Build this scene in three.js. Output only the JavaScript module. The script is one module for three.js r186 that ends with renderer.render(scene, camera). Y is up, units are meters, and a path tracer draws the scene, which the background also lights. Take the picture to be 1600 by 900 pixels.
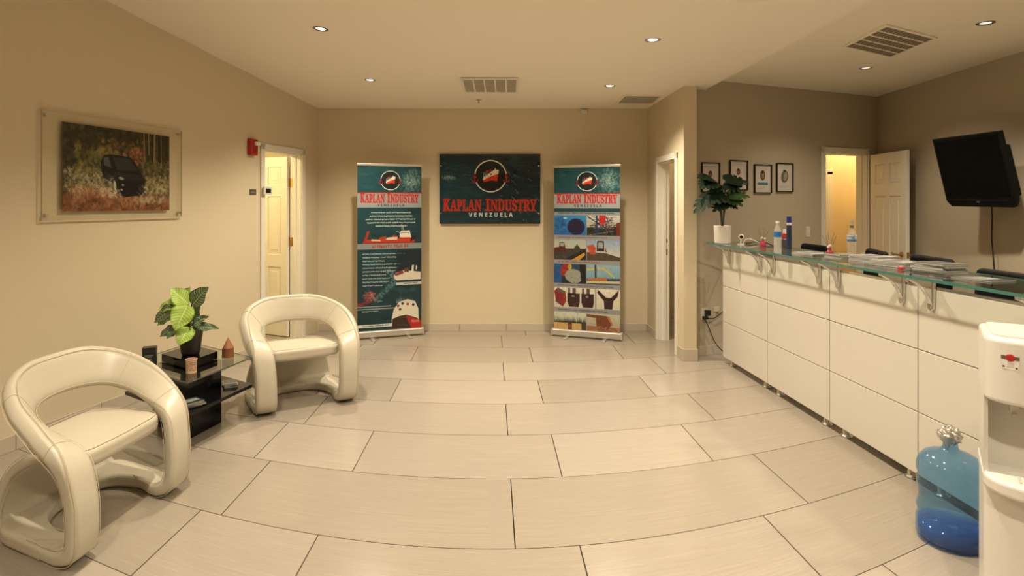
import * as THREE from 'three';
import { mergeGeometries, mergeVertices } from 'three/addons/utils/BufferGeometryUtils.js';
import { RoundedBoxGeometry } from 'three/addons/geometries/RoundedBoxGeometry.js';

// ---------------------------------------------------------------- camera, light, exposure
const scene = new THREE.Scene();
scene.background = new THREE.Color(0x000000);
const F = 950, VX = 770, VY = 318, EYE = 1.54;
const camera = new THREE.PerspectiveCamera(2 * Math.atan(450 / F) * 180 / Math.PI, 1600 / 900, 0.05, 60);
camera.position.set(0, EYE, 0);
camera.setViewOffset(1600, 900, 800 - VX, 450 - VY, 1600, 900);
const renderer = new THREE.WebGLRenderer({ antialias: true });
renderer.toneMapping = THREE.LinearToneMapping;
renderer.toneMappingExposure = 1.23;
renderer.shadowMap.enabled = true;
const LAMP = [1, 0.87, 0.665];            // warm halogen
const LAMP_POWER = 13.3;                   // candela of one downlight

// ---------------------------------------------------------------- helpers
let seed = 7;
const rnd = () => { seed = (seed * 1664525 + 1013904223) >>> 0; return seed / 4294967296; };
const rr = (a, b) => a + (b - a) * rnd();
const V = (x, y, z) => new THREE.Vector3(x, y, z);
const lin = (r, g, b) => new THREE.Color().setRGB(r, g, b);
const used = {};
function numbered(n) { used[n] = (used[n] ?? -1) + 1; return used[n] ? n + '_' + String(used[n]).padStart(3, '0') : n; }
function clean(g) {
  let h = g.index ? g.toNonIndexed() : g;
  if (!h.attributes.uv) h.setAttribute('uv', new THREE.BufferAttribute(new Float32Array(h.attributes.position.count * 2), 2));
  if (!h.attributes.normal) h.computeVertexNormals();
  for (const k of Object.keys(h.attributes)) if (!['position', 'normal', 'uv'].includes(k)) h.deleteAttribute(k);
  h.morphAttributes = {};
  return h;
}
function obj(name, geos, mat, parent = scene) {
  geos = [geos].flat();
  const m = new THREE.Mesh(geos.length > 1 ? mergeGeometries(geos.map(clean)) : geos[0], mat);
  m.name = parent === scene ? numbered(name) : name;
  m.castShadow = m.receiveShadow = true;
  parent.add(m);
  return m;
}
function tag(o, label, category, group, kind) {
  o.userData.label = label; o.userData.category = category;
  if (group) o.userData.group = group;
  if (kind) o.userData.kind = kind;
  return o;
}
function thing(name, label, category, p = [0, 0, 0], turn = 0, group) {
  const g = new THREE.Group(); g.name = numbered(name);
  g.position.set(...p); g.rotation.y = turn; scene.add(g);
  return tag(g, label, category, group);
}
function copy(src, label, p, turn = 0, group) {
  const c = src.clone(); c.name = numbered(src.name.replace(/_\d{3}$/, '')); c.userData = { ...src.userData };
  if (label) c.userData.label = label;
  if (group) c.userData.group = group;
  c.position.set(...p); c.rotation.y = turn; scene.add(c); return c;
}
const struct = (o, label, category) => tag(o, label, category, null, 'structure');
const box = (w, h, d, x = 0, y = 0, z = 0) => new THREE.BoxGeometry(w, h, d).translate(x, y, z);
const rbox = (w, h, d, r, x = 0, y = 0, z = 0, s = 3) => new RoundedBoxGeometry(w, h, d, s, r).translate(x, y, z);
const cyl = (r0, r1, h, x = 0, y = 0, z = 0, n = 24) => new THREE.CylinderGeometry(r0, r1, h, n).translate(x, y, z);
const tube = (pts, r, n = 40, k = 8) => new THREE.TubeGeometry(new THREE.CatmullRomCurve3(pts.map((p) => (p.isVector3 ? p : V(...p)))), n, r, k);
const lathe = (pts, n = 40) => new THREE.LatheGeometry(pts.map((p) => new THREE.Vector2(p[0], p[1])), n);
function bar(a, b, r0, r1 = r0, n = 10) {
  const d = b.clone().sub(a), L = d.length();
  return new THREE.CylinderGeometry(r1, r0, L, n).translate(0, L / 2, 0).applyQuaternion(new THREE.Quaternion().setFromUnitVectors(V(0, 1, 0), d.normalize())).translate(a.x, a.y, a.z);
}
function polyShape(pts) { const s = new THREE.Shape(); pts.forEach((p, i) => (i ? s.lineTo(...p) : s.moveTo(...p))); s.closePath(); return s; }
function extr(shape, depth, bevel = 0, seg = 2, curve = 12) {
  return new THREE.ExtrudeGeometry(shape, { depth, bevelEnabled: bevel > 0, bevelThickness: bevel, bevelSize: bevel, bevelOffset: -bevel, bevelSegments: seg, curveSegments: curve });
}
// a shape laid flat: (a, b) -> x = a, z = b, from y0 up to y0 + h
function slab(shape, y0, h, bevel = 0, seg = 2, curve = 12) {
  return extr(shape, h - 2 * bevel, bevel, seg, curve).rotateX(Math.PI / 2).translate(0, y0 + h - bevel, 0);
}
function prism(corners, y0, h) {              // corners [x, z]
  const a = THREE.ShapeUtils.area(corners.map((c) => new THREE.Vector2(...c)));
  return slab(polyShape(a < 0 ? [...corners].reverse() : corners), y0, h);
}
// places measured from the photograph: a viewing direction met with a real surface
const ray = (px, py) => V((px - VX) / F, (VY - py) / F, -1);
const at = (px, py, d) => V((px - VX) / F * d, EYE + (VY - py) / F * d, -d);
const onY = (px, py, y) => { const r = ray(px, py); return r.multiplyScalar((y - EYE) / r.y).add(V(0, EYE, 0)); };
function canvas(w, h, draw) { const c = document.createElement('canvas'); c.width = w; c.height = h; draw(c.getContext('2d'), w, h); return c; }
function tex(c, repeat) {
  const t = new THREE.CanvasTexture(c); t.colorSpace = THREE.SRGBColorSpace;
  t.magFilter = THREE.LinearFilter; t.minFilter = THREE.LinearMipmapLinearFilter; t.anisotropy = 8;
  if (repeat) t.wrapS = t.wrapT = THREE.RepeatWrapping;
  return t;
}
function dataTex(w, h, f) {
  const d = new Uint8Array(w * h * 4);
  for (let y = 0; y < h; y++) for (let x = 0; x < w; x++) { const v = Math.max(0, Math.min(255, f(x, y))); d.set([v, v, v, 255], (y * w + x) * 4); }
  const t = new THREE.DataTexture(d, w, h); t.magFilter = THREE.LinearFilter; t.wrapS = t.wrapT = THREE.RepeatWrapping; t.needsUpdate = true; return t;
}
const std = (c, rough = 0.6, metal = 0, more = {}) => new THREE.MeshStandardMaterial({ color: c, roughness: rough, metalness: metal, side: THREE.DoubleSide, ...more });
const phys = (c, rough, more) => new THREE.MeshPhysicalMaterial({ color: c, roughness: rough, side: THREE.DoubleSide, ...more });

// ---------------------------------------------------------------- materials
const grain = dataTex(256, 256, () => 128 + (rnd() + rnd() - 1) * 110);
const M = {
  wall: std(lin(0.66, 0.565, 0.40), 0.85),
  ceiling: std(lin(0.88, 0.805, 0.675), 0.9),
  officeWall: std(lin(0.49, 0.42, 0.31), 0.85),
  yellow: std(lin(0.78, 0.68, 0.42), 0.8),
  whitePaint: std(lin(0.80, 0.76, 0.68), 0.45),
  grout: std(lin(0.16, 0.125, 0.09), 0.9),
  baseTile: std(lin(0.53, 0.46, 0.37), 0.35),
  leather: phys(lin(0.56, 0.515, 0.41), 0.36, { bumpMap: grain, bumpScale: 0.0004, clearcoat: 0.15, clearcoatRoughness: 0.35 }),
  seam: std(lin(0.60, 0.52, 0.38), 0.7),
  black: std(lin(0.008, 0.008, 0.009), 0.25),
  blackGloss: phys(lin(0.004, 0.004, 0.005), 0.12, { specularIntensity: 0.55 }),
  blackFabric: phys(lin(0.006, 0.006, 0.007), 0.7, { specularIntensity: 0.3 }),
  rubber: std(lin(0.015, 0.015, 0.015), 0.6),
  chrome: std(lin(0.72, 0.71, 0.69), 0.18, 1),
  steel: std(lin(0.62, 0.60, 0.57), 0.35, 1),
  brass: std(lin(0.50, 0.33, 0.12), 0.3, 1),
  aluminium: std(lin(0.66, 0.63, 0.58), 0.4, 0.8),
  panel: phys(lin(0.66, 0.62, 0.545), 0.22, { clearcoat: 0.3, clearcoatRoughness: 0.1 }),
  plastic: phys(lin(0.72, 0.69, 0.635), 0.3, {}),
  plasticGrey: std(lin(0.55, 0.52, 0.46), 0.4),
  glass: phys(lin(0.955, 0.985, 0.97), 0.02, { transmission: 1, thickness: 0, ior: 1.5 }),
  smokedGlass: phys(lin(0.80, 0.85, 0.81), 0.02, { transmission: 1, thickness: 0, ior: 1.5 }),
  glassEdge: phys(lin(0.07, 0.25, 0.20), 0.15, { transmission: 0.35, thickness: 0 }),
  acrylic: phys(lin(0.97, 0.97, 0.95), 0.04, { transmission: 1, thickness: 0, ior: 1.3 }),
  clear: phys(lin(0.95, 0.97, 0.97), 0.03, { transmission: 0.95, thickness: 0, ior: 1.4 }),
  red: std(lin(0.42, 0.02, 0.02), 0.4),
  grilleDark: std(lin(0.20, 0.17, 0.125), 0.7),
  grille: std(lin(0.50, 0.44, 0.35), 0.6),
  paper: std(lin(0.74, 0.71, 0.66), 0.6),
  plant: std(lin(0.01, 0.05, 0.012), 0.4),
  soil: std(lin(0.03, 0.02, 0.012), 0.95),
  wood: std(lin(0.20, 0.075, 0.025), 0.5),
  cord: std(lin(0.02, 0.018, 0.016), 0.5),
};
const emit = (c, k) => new THREE.MeshStandardMaterial({ color: 0x000000, emissive: lin(...c), emissiveIntensity: k, roughness: 1 });
M.bulb = emit([1, 0.93, 0.84], 6);
M.bulbMid = emit([1, 0.86, 0.72], 1.5);
M.bulbDim = emit([1, 0.86, 0.68], 0.9);

// ---------------------------------------------------------------- room geometry
const BACK = 7.36;                                        // back wall distance
const leftX = (d) => -(3.926 - 0.246 * d);                // left wall line
const LW = Math.hypot(0.246, 1);
const leftAng = Math.atan2(-0.246, 1);                    // local +z runs along the wall towards the viewer
const officeD = (x) => 6.1 + 0.42 * (x - 1.99);           // wall behind the counter
const tvX = (d) => 4.53 - 0.0654 * (7.17 - d);
const SOFFIT = 2.15, HR = 2.80;
function ceilH(x, d) {
  const dd = Math.max(d, 2.5);
  const hl = 2.69 + 0.117 * (BACK - Math.min(dd, BACK));
  const t = Math.max(0, Math.min(1, (1.2 - x) / (1.2 - leftX(dd))));
  return 2.69 + (hl - 2.69) * t * t;
}
function onCeil(px, py) { let h = 2.75, p; for (let i = 0; i < 12; i++) { p = onY(px, py, h); h = ceilH(p.x, -p.z); } return p; }

// floor: large streaked porcelain tiles in gently curved courses
{
  const floor = struct(obj('floor', box(14, 0.2, 13.5, 0, -0.113, -3.2), M.grout), 'cream polished floor of large streaked porcelain tiles', 'floor');
  const tileTex = [0, 1, 2].map((k) => tex(canvas(1024, 512, (c, w, h) => {
    c.fillStyle = ['#9c9387', '#978e81', '#a1988c'][k]; c.fillRect(0, 0, w, h);
    for (let i = 0; i < 2600; i++) {
      const y = rnd() * h, x = rnd() * w, L = rr(30, 260), a = rr(0.02, 0.085);
      c.strokeStyle = rnd() < 0.55 ? `rgba(128,106,80,${a})` : `rgba(198,188,170,${a * 1.3})`;
      c.lineWidth = rr(0.6, 3.2); c.beginPath(); c.moveTo(x, y); c.bezierCurveTo(x + L / 3, y + rr(-3, 3), x + 2 * L / 3, y + rr(-4, 4), x + L, y + rr(-5, 5)); c.stroke();
    }
    for (let i = 0; i < 90; i++) {
      c.strokeStyle = `rgba(128,104,78,${rr(0.08, 0.2)})`; c.lineWidth = rr(0.6, 1.6); const x = rnd() * w, y = rnd() * h;
      c.beginPath(); c.moveTo(x, y); c.lineTo(x + rr(10, 60), y + rr(-2, 2)); c.stroke();
    }
  }), true));
  const mats = tileTex.map((t) => phys(0xffffff, 0.2, { map: t, specularIntensity: 0.75 }));
  const warp = (X, Z) => { const r = Math.hypot(X, Z); return [r * Math.atan2(X, Z), -r]; };
  const rows = [8.34, 7.72, 7.1, 6.49, 5.89, 5.28, 4.67, 4.04, 3.4, 2.71, 2.08, 1.46, 0.85, 0.25];
  const jointsA = [-6.0, -4.8, -3.6, -2.4, -1.41, -0.8, 0.39, 1.29, 2.3, 3.5, 4.7, 5.9, 7.1], jointsB = [-6.1, -4.9, -3.7, -2.5, -1.3, 0.1, 1.55, 2.75, 3.95, 5.15, 6.35];
  for (let r = 0; r < rows.length - 1; r++) {
    const z1 = rows[r], z0 = rows[r + 1], J = r % 2 ? jointsA : jointsB, g = 0.003;
    for (let k = 0; k < J.length - 1; k++) {
      const xa = J[k] + g, xb = J[k + 1] - g;
      if (Math.abs((xa + xb) / 2) > 6.2) continue;
      const n = 10, pos = [], uv = [], idx = [], du = rnd() * 3, dv = rnd();
      for (let j = 0; j < 2; j++) for (let i = 0; i <= n; i++) {
        const X = xa + (xb - xa) * i / n, Z = j ? z1 - g : z0 + g, [wx, wz] = warp(X, Z);
        pos.push(wx, 0, wz, wx, -0.014, wz); uv.push(X / 1.3 + du, Z / 0.65 + dv, X / 1.3 + du, Z / 0.65 + dv);
      }
      const id = (j, i, b) => (j * (n + 1) + i) * 2 + b;
      for (let i = 0; i < n; i++) {
        idx.push(id(0, i, 0), id(0, i + 1, 0), id(1, i, 0), id(1, i, 0), id(0, i + 1, 0), id(1, i + 1, 0));
        for (const j of [0, 1]) idx.push(id(j, i, 0), id(j, i, 1), id(j, i + 1, 0), id(j, i + 1, 0), id(j, i, 1), id(j, i + 1, 1));
      }
      for (const i of [0, n]) idx.push(id(0, i, 0), id(0, i, 1), id(1, i, 0), id(1, i, 0), id(0, i, 1), id(1, i, 1));
      let geo = new THREE.BufferGeometry(); geo.setAttribute('position', new THREE.Float32BufferAttribute(pos, 3)); geo.setAttribute('uv', new THREE.Float32BufferAttribute(uv, 2)); geo.setIndex(idx);
      geo = geo.toNonIndexed(); geo.computeVertexNormals();
      obj('tile', geo, mats[(r * 5 + k * 3 + (k * r) % 2) % 3], floor);
    }
  }
  obj('near_paving', box(14, 0.013, 3.65, 0, -0.0065, 1.65), mats[0], floor);
}
// main ceiling and the slightly higher ceiling over the office side
{
  const x0 = -5.2, x1 = SOFFIT, g = new THREE.BoxGeometry(x1 - x0, 1, 10.7, 40, 1, 60).translate((x0 + x1) / 2, 0, -2.05);
  const p = g.attributes.position;
  for (let i = 0; i < p.count; i++) p.setY(i, p.getY(i) < 0 ? ceilH(p.getX(i), -p.getZ(i)) : 3.75);
  g.computeVertexNormals();
  struct(obj('ceiling', g, M.ceiling), 'smooth cream plaster ceiling over the lobby', 'ceiling');
  struct(obj('ceiling_right', prism([[SOFFIT, 3.3], [5.6, 3.3], [5.6, -9.2], [SOFFIT, -9.2]], HR, 0.15), M.ceiling), 'cream plaster ceiling a step higher over the office side', 'ceiling');
}
// walls
const leftPivot = [-2.115, 0, -BACK];
const doorL = [(BACK - 7.0) * LW, (BACK - 6.3) * LW];    // opening along the left wall
function wallWithHole(len, h, hole, t) {                  // in local (z along, y up), thickness towards -x
  const s = polyShape([[0, 0], [hole[0], 0], [hole[0], hole[2]], [hole[1], hole[2]], [hole[1], 0], [len, 0], [len, h], [0, h]]);
  return extr(s, t).rotateY(-Math.PI / 2);                // shape x -> z, depth -> -x
}
{
  const w = obj('wall_left', wallWithHole(10.8, 3.7, [doorL[0], doorL[1], 2.1], 0.14), M.wall);
  w.position.set(...leftPivot); w.rotation.y = leftAng; struct(w, 'plain beige painted wall on the left', 'wall');
  struct(obj('wall_back', box(4.6, 3.0, 0.15, -0.25, 1.5, -BACK - 0.075), M.wall), 'plain beige painted back wall behind the banners', 'wall');
  // passage wall ends in the square column next to the counter
  const s = polyShape([[0, 0], [0.48, 0], [0.48, 2.0], [1.16, 2.0], [1.16, 0], [1.41, 0], [1.41, 2.85], [0, 2.85]]);
  const pw = obj('wall_passage', extr(s, 0.125).rotateY(-Math.PI / 2).translate(1.995, 0, -BACK), M.wall);
  struct(pw, 'short beige wall with a narrow doorway ending in a column', 'wall');
}
const offA = V(1.99, 0, -6.1), offB = V(4.53, 0, -7.17), offDir = offB.clone().sub(offA).normalize(), offLen = offA.distanceTo(offB);
const offTurn = Math.atan2(-offDir.z, offDir.x);          // local +x runs along the wall to the right
const offN = V(offDir.z, 0, -offDir.x).multiplyScalar(-1); // towards the room
if (offN.z < 0) offN.negate();
function onOffice(px, py) { const r = ray(px, py), o = V(0, EYE, 0); const t = offA.clone().sub(o).setY(0).dot(offN) / r.dot(offN); const p = r.multiplyScalar(t).add(o); return { p, u: p.clone().sub(offA).setY(0).dot(offDir), y: p.y }; }
function leftAt(px, py) { const d = 3.926 / (0.246 - (px - VX) / F); const p = at(px, py, d); return { p, u: (BACK - d) * LW, y: p.y, d }; }
const hallU = [onOffice(1288, 240).u, onOffice(1356, 240).u], hallH = 2.115;
{
  const s = polyShape([[0, 0], [hallU[0], 0], [hallU[0], hallH], [hallU[1], hallH], [hallU[1], 0], [offLen, 0], [offLen, 2.82], [0, 2.82]]);
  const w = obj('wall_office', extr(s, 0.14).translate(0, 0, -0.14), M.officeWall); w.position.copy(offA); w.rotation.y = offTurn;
  struct(w, 'beige painted wall behind the counter with four frames', 'wall');
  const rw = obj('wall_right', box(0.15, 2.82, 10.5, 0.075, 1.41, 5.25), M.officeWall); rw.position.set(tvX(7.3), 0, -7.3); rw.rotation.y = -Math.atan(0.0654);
  struct(rw, 'beige painted wall carrying the television', 'wall');
  struct(obj('wall_rear', box(9.6, 3.7, 0.15, -0.4, 1.85, 3.25), M.wall), 'plain beige wall closing the lobby', 'wall');
}
// rooms seen through the open doors
{
  const g = [box(0.1, 2.9, 2.6, -1.75, 1.45, 0.7), box(1.7, 2.9, 0.1, -0.95, 1.45, -0.45), box(1.7, 2.9, 0.1, -0.95, 1.45, 1.95), box(1.75, 0.1, 2.6, -1.0, 2.5, 0.7)];
  const r = obj('wall_side_room', g, M.yellow); r.position.set(...leftPivot); r.rotation.y = leftAng; struct(r, 'pale yellow walls of the small room behind the left door', 'wall');
  const h = obj('wall_hallway', [box(2.5, 2.8, 0.1, 4.3, 1.4, -8.15), box(0.1, 2.8, 1.25, 3.1, 1.4, -7.48), box(0.1, 2.8, 0.9, 5.4, 1.4, -7.7), box(0.75, 2.8, 0.1, 5.05, 1.4, -7.3)], std(lin(0.80, 0.66, 0.42), 0.8));
  struct(h, 'yellow hallway walls behind the open white door', 'wall');
  struct(obj('wall_store_room', [box(1.4, 2.7, 0.1, 2.72, 1.35, -8.3), box(0.1, 2.7, 1.6, 2.95, 1.35, -7.5)], M.wall), 'tan walls of the dim room behind the passage', 'wall');
}
// baseboards made of cut tiles
function baseboard(name, pts, label, h = 0.088) {
  const g = new THREE.Group(); g.name = name; scene.add(g); struct(g, label, 'baseboard');
  for (let s = 0; s < pts.length - 1; s++) {
    const a = V(pts[s][0], 0, pts[s][1]), b = V(pts[s + 1][0], 0, pts[s + 1][1]), L = a.distanceTo(b), n = Math.max(1, Math.round(L / 0.6)), d = b.clone().sub(a).normalize();
    for (let i = 0; i < n; i++) {
      const c = a.clone().addScaledVector(d, (i + 0.5) * L / n);
      const m = obj('baseboard_tile', rbox(L / n - 0.004, h, 0.012, 0.003, 0, h / 2, 0, 1), M.baseTile, g);
      m.position.copy(c); m.rotation.y = Math.atan2(-d.z, d.x);
    }
  }
}
baseboard('baseboard_back', [[-2.1, -BACK + 0.007], [1.86, -BACK + 0.007]], 'cut tile baseboard along the back wall');
{
  const p = (d) => [leftX(d) + 0.008, -d];
  baseboard('baseboard_left', [p(6.2), p(-2.8)], 'cut tile baseboard along the left wall', 0.10);
  baseboard('baseboard_passage', [[1.862, -7.34], [1.862, -6.95]], 'short piece of tile baseboard beside the narrow doorway');
  baseboard('baseboard_column', [[1.862, -6.13], [1.862, -5.943], [2.003, -5.943], [2.003, -6.08]], 'tile baseboard wrapped round the column foot', 0.115);
  const q = (u) => { const v = offA.clone().addScaledVector(offDir, u).addScaledVector(offN, 0.008); return [v.x, v.z]; };
  baseboard('baseboard_office', [q(0.03), q(hallU[0] - 0.08)], 'tile baseboard along the wall behind the counter', 0.1);
}

// ---------------------------------------------------------------- doors
function doorFrame(w, h, t, tr = 0.065) {                 // opening w x h, casing on the +z face, jamb depth t towards -z
  const g = [];
  for (const s of [-1, 1]) {
    g.push(rbox(tr, h + tr, 0.018, 0.005, s * (w / 2 + tr / 2 - 0.006), (h + tr) / 2, 0.009));
    g.push(box(0.016, h, t, s * (w / 2 - 0.004), h / 2, -t / 2));
    g.push(box(0.012, h, 0.035, s * (w / 2 - 0.016), h / 2, -t * 0.55));
  }
  g.push(rbox(w + 2 * tr - 0.012, tr, 0.018, 0.005, 0, h + tr / 2 - 0.004, 0.009), box(w, 0.016, t, 0, h - 0.004, -t / 2));
  return g;
}
function doorSlab(parent, w, h, name, mat) {               // hinge edge at x = 0, runs to +x, thickness 0.038 about z = 0
  const cols = [[0.11 * w / 0.76, w / 2 - 0.045], [w / 2 + 0.045, w - 0.11 * w / 0.76]];
  const rows = [[0.20, 0.80], [0.95, 1.62], [1.76, h - 0.12]];
  const s = polyShape([[0, 0.008], [w, 0.008], [w, h], [0, h]]);
  for (const c of cols) for (const r of rows) { const q = new THREE.Path(); q.moveTo(c[0], r[0]); q.lineTo(c[1], r[0]); q.lineTo(c[1], r[1]); q.lineTo(c[0], r[1]); q.closePath(); s.holes.push(q); }
  const slabM = obj(name, [extr(s, 0.03, 0.004).translate(0, 0, -0.015), box(w - 0.01, h - 0.02, 0.014, w / 2, h / 2, 0)], mat, parent);
  for (const c of cols) for (const r of rows) {
    const a = c[1] - c[0] - 0.02, b = r[1] - r[0] - 0.02, cx = (c[0] + c[1]) / 2, cy = (r[0] + r[1]) / 2;
    const inner = new THREE.BoxGeometry(a, b, 0.03), p = inner.attributes.position;
    obj('door_panel', [rbox(a, b, 0.022, 0.006, cx, cy, 0, 1), rbox(a - 0.07, b - 0.07, 0.032, 0.008, cx, cy, 0, 1)], mat, slabM);
  }
  return slabM;
}
function hinge(parent, y, x, z) { obj('hinge', [box(0.05, 0.1, 0.004, x, y, z), cyl(0.007, 0.007, 0.105, x, y, z + 0.006, 10)], M.brass, parent); }
// left door: opens into the yellow room
{
  const uc = (doorL[0] + doorL[1]) / 2, w = doorL[1] - doorL[0];
  const dir = V(-0.246, 0, 1).normalize(), p = V(...leftPivot).addScaledVector(dir, uc);
  const g = thing('door', 'white panelled door standing open into the bright yellow room', 'door', [p.x, 0, p.z], leftAng + Math.PI / 2);
  g.userData.kind = 'structure';
  obj('door_frame', doorFrame(w, 2.1, 0.14), M.whitePaint, g);
  const s = new THREE.Group(); s.name = 'door_leaf'; g.add(s);
  // local x runs away from the viewer; hinge at the far jamb, on the room side
  const far = w / 2 - 0.03;
  s.position.set(far, 0, -0.15); s.rotation.y = Math.PI / 2 - 0.22;
  doorSlab(s, 0.7, 2.08, 'door_slab', M.whitePaint);
  for (const y of [1.78, 1.10, 0.25]) obj('hinge', [box(0.004, 0.1, 0.06, w / 2 - 0.014, y, -0.10), cyl(0.008, 0.008, 0.105, w / 2 - 0.02, y, -0.143, 10)], M.brass, g);
}
// door behind the counter: opens into the office
{
  const uc = (hallU[0] + hallU[1]) / 2, w = hallU[1] - hallU[0], p = offA.clone().addScaledVector(offDir, uc);
  const g = thing('door', 'white six panel door with brass lever standing open beside the television wall', 'door', [p.x, 0, p.z], offTurn);
  g.userData.kind = 'structure';
  obj('door_frame', doorFrame(w, hallH, 0.14), M.whitePaint, g);
  const s = new THREE.Group(); s.name = 'door_leaf'; g.add(s);
  const hp = g.worldToLocal ? null : null;
  const hingeW = at(1358, 318, 7.02), freeW = at(1414, 318, 6.30);
  const rot = (v) => { const q = v.clone().sub(p).setY(0); return q.applyAxisAngle(V(0, 1, 0), -offTurn); };
  const a = rot(hingeW), b = rot(freeW), dv = b.clone().sub(a);
  s.position.set(w / 2 + 0.0, 0, 0.05); s.rotation.y = Math.atan2(-dv.z, dv.x);
  const W = dv.length();
  doorSlab(s, W, 2.1, 'door_slab', M.whitePaint);
  const lv = obj('lever_handle', [cyl(0.028, 0.028, 0.012, 0, 0, 0, 20).rotateX(Math.PI / 2).translate(W - 0.07, 1.0, 0.025), cyl(0.009, 0.009, 0.05, 0, 0, 0, 12).rotateX(Math.PI / 2).translate(W - 0.07, 1.0, 0.045),
    tube([[W - 0.07, 1.0, 0.068], [W - 0.11, 1.005, 0.07], [W - 0.15, 0.995, 0.068], [W - 0.18, 1.012, 0.066]], 0.009, 20)], M.brass, s);
  lv.scale.z = -1; lv.scale.z = 1;
  obj('lever_handle', [cyl(0.03, 0.03, 0.012, 0, 0, 0, 20).rotateX(Math.PI / 2).translate(W - 0.07, 1.0, -0.025), cyl(0.009, 0.009, 0.05, 0, 0, 0, 12).rotateX(Math.PI / 2).translate(W - 0.07, 1.0, -0.045),
    tube([[W - 0.07, 1.0, -0.068], [W - 0.11, 1.005, -0.07], [W - 0.15, 0.995, -0.068], [W - 0.18, 1.012, -0.066]], 0.009, 20)], M.brass, s);
  obj('latch_plate', box(0.003, 0.06, 0.025, W + 0.002, 1.0, 0), M.brass, s);
  for (const y of [1.83, 1.1, 0.25]) obj('hinge', [cyl(0.008, 0.008, 0.1, 0, y, -0.02, 10), box(0.04, 0.1, 0.004, 0.015, y, -0.018)], M.brass, s);
}
// narrow passage doorway: only frame, strike plates
{
  const g = thing('door_casing', 'white casing of the narrow passage doorway with brass strike plates', 'door frame', [1.87, 0, -6.54], -Math.PI / 2);
  g.userData.kind = 'structure';
  obj('door_frame', doorFrame(0.68, 2.0, 0.125), M.whitePaint, g);
  for (const [y, h] of [[1.12, 0.04], [0.99, 0.07]]) obj('strike_plate', box(0.003, h, 0.035, -0.34 + 0.013, y, -0.085), M.brass, g);
}
// closed door inside the yellow hallway
{
  const g = thing('door', 'white closed door at the left inside the yellow hallway', 'door', [4.085, 0, -8.09], 0); g.userData.kind = 'structure';
  obj('door_frame', [box(0.07, 1.96, 0.014, -0.4, 0.98, 0), box(0.07, 1.96, 0.014, 0.4, 0.98, 0), box(0.87, 0.07, 0.014, 0, 1.965, 0)], M.whitePaint, g);
  obj('door_slab', [box(0.74, 1.92, 0.01, 0, 0.97, 0), box(0.22, 0.6, 0.018, -0.17, 1.4, 0), box(0.22, 0.6, 0.018, 0.17, 1.4, 0)], M.whitePaint, g);
}

// ---------------------------------------------------------------- lamps
function spot(p, k, angle = 1.16) {
  const l = new THREE.SpotLight(lin(...LAMP), k, 0, angle, 1, 2); l.position.copy(p); l.target.position.set(p.x, 0, p.z);
  l.castShadow = true; l.shadow.radius = 2; scene.add(l, l.target);
}
const dlRing = lathe([[0.034, 0.010], [0.036, -0.002], [0.05, -0.006], [0.056, -0.003], [0.056, 0.004]], 36);
const dlCone = lathe([[0.0335, 0.001], [0.036, -0.0035]], 30);
const dlBulb = lathe([[0.0001, -0.0045], [0.02, -0.0035], [0.034, 0.0]], 30);
function downlight(p, label, power, bulb, group, ring = M.steel) {
  const g = thing('downlight', label, 'ceiling light', [p.x, p.y, p.z], 0, group);
  if (p.x < 1.9) g.rotation.z = Math.atan((ceilH(p.x + 0.1, -p.z) - ceilH(p.x - 0.1, -p.z)) / 0.2);
  obj('trim_ring', dlRing, ring, g); obj('bulb', dlBulb, bulb, g);
  if (power) spot(V(p.x, p.y - 0.03, p.z), power);
}
const ringDark = std(lin(0.16, 0.13, 0.09), 0.4, 0.6);
downlight(onCeil(501, 45), 'round recessed downlight with dark ring nearest the left wall picture', LAMP_POWER * 0.9, M.bulb, null, ringDark);
downlight(onCeil(578, 125), 'small bright downlight left of the five slot ceiling vent', LAMP_POWER, M.bulb);
downlight(onCeil(953, 134), 'small bright downlight right of the five slot ceiling vent', LAMP_POWER, M.bulb);
downlight(onCeil(1020, 62), 'large bright downlight in the lobby ceiling towards the counter', LAMP_POWER, M.bulb);
downlight(onY(1540, 36, HR), 'round downlight with dark ring in the office ceiling beyond the air diffuser', LAMP_POWER * 0.95, M.bulbMid, null, ringDark);
downlight(onY(1353, 106, HR), 'dim downlight in the office ceiling nearest the four frames', LAMP_POWER * 0.32, M.bulbDim);
const near = 'downlights in the near part of the ceiling';
for (const [x, d] of [[-1.25, 2.5], [1.13, 2.6], [-1.3, 0.6], [1.13, 0.7], [-1.3, -1.4], [1.13, -1.4]]) downlight(V(x, ceilH(x, d), -d), 'round recessed downlight in the near part of the lobby ceiling', LAMP_POWER, M.bulb, near);
for (const d of [2.5, 0.4]) downlight(V(3.4, HR, -d), 'round recessed downlight in the near part of the office ceiling', LAMP_POWER * 0.75, M.bulb, 'downlights in the near part of the office ceiling');
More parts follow.
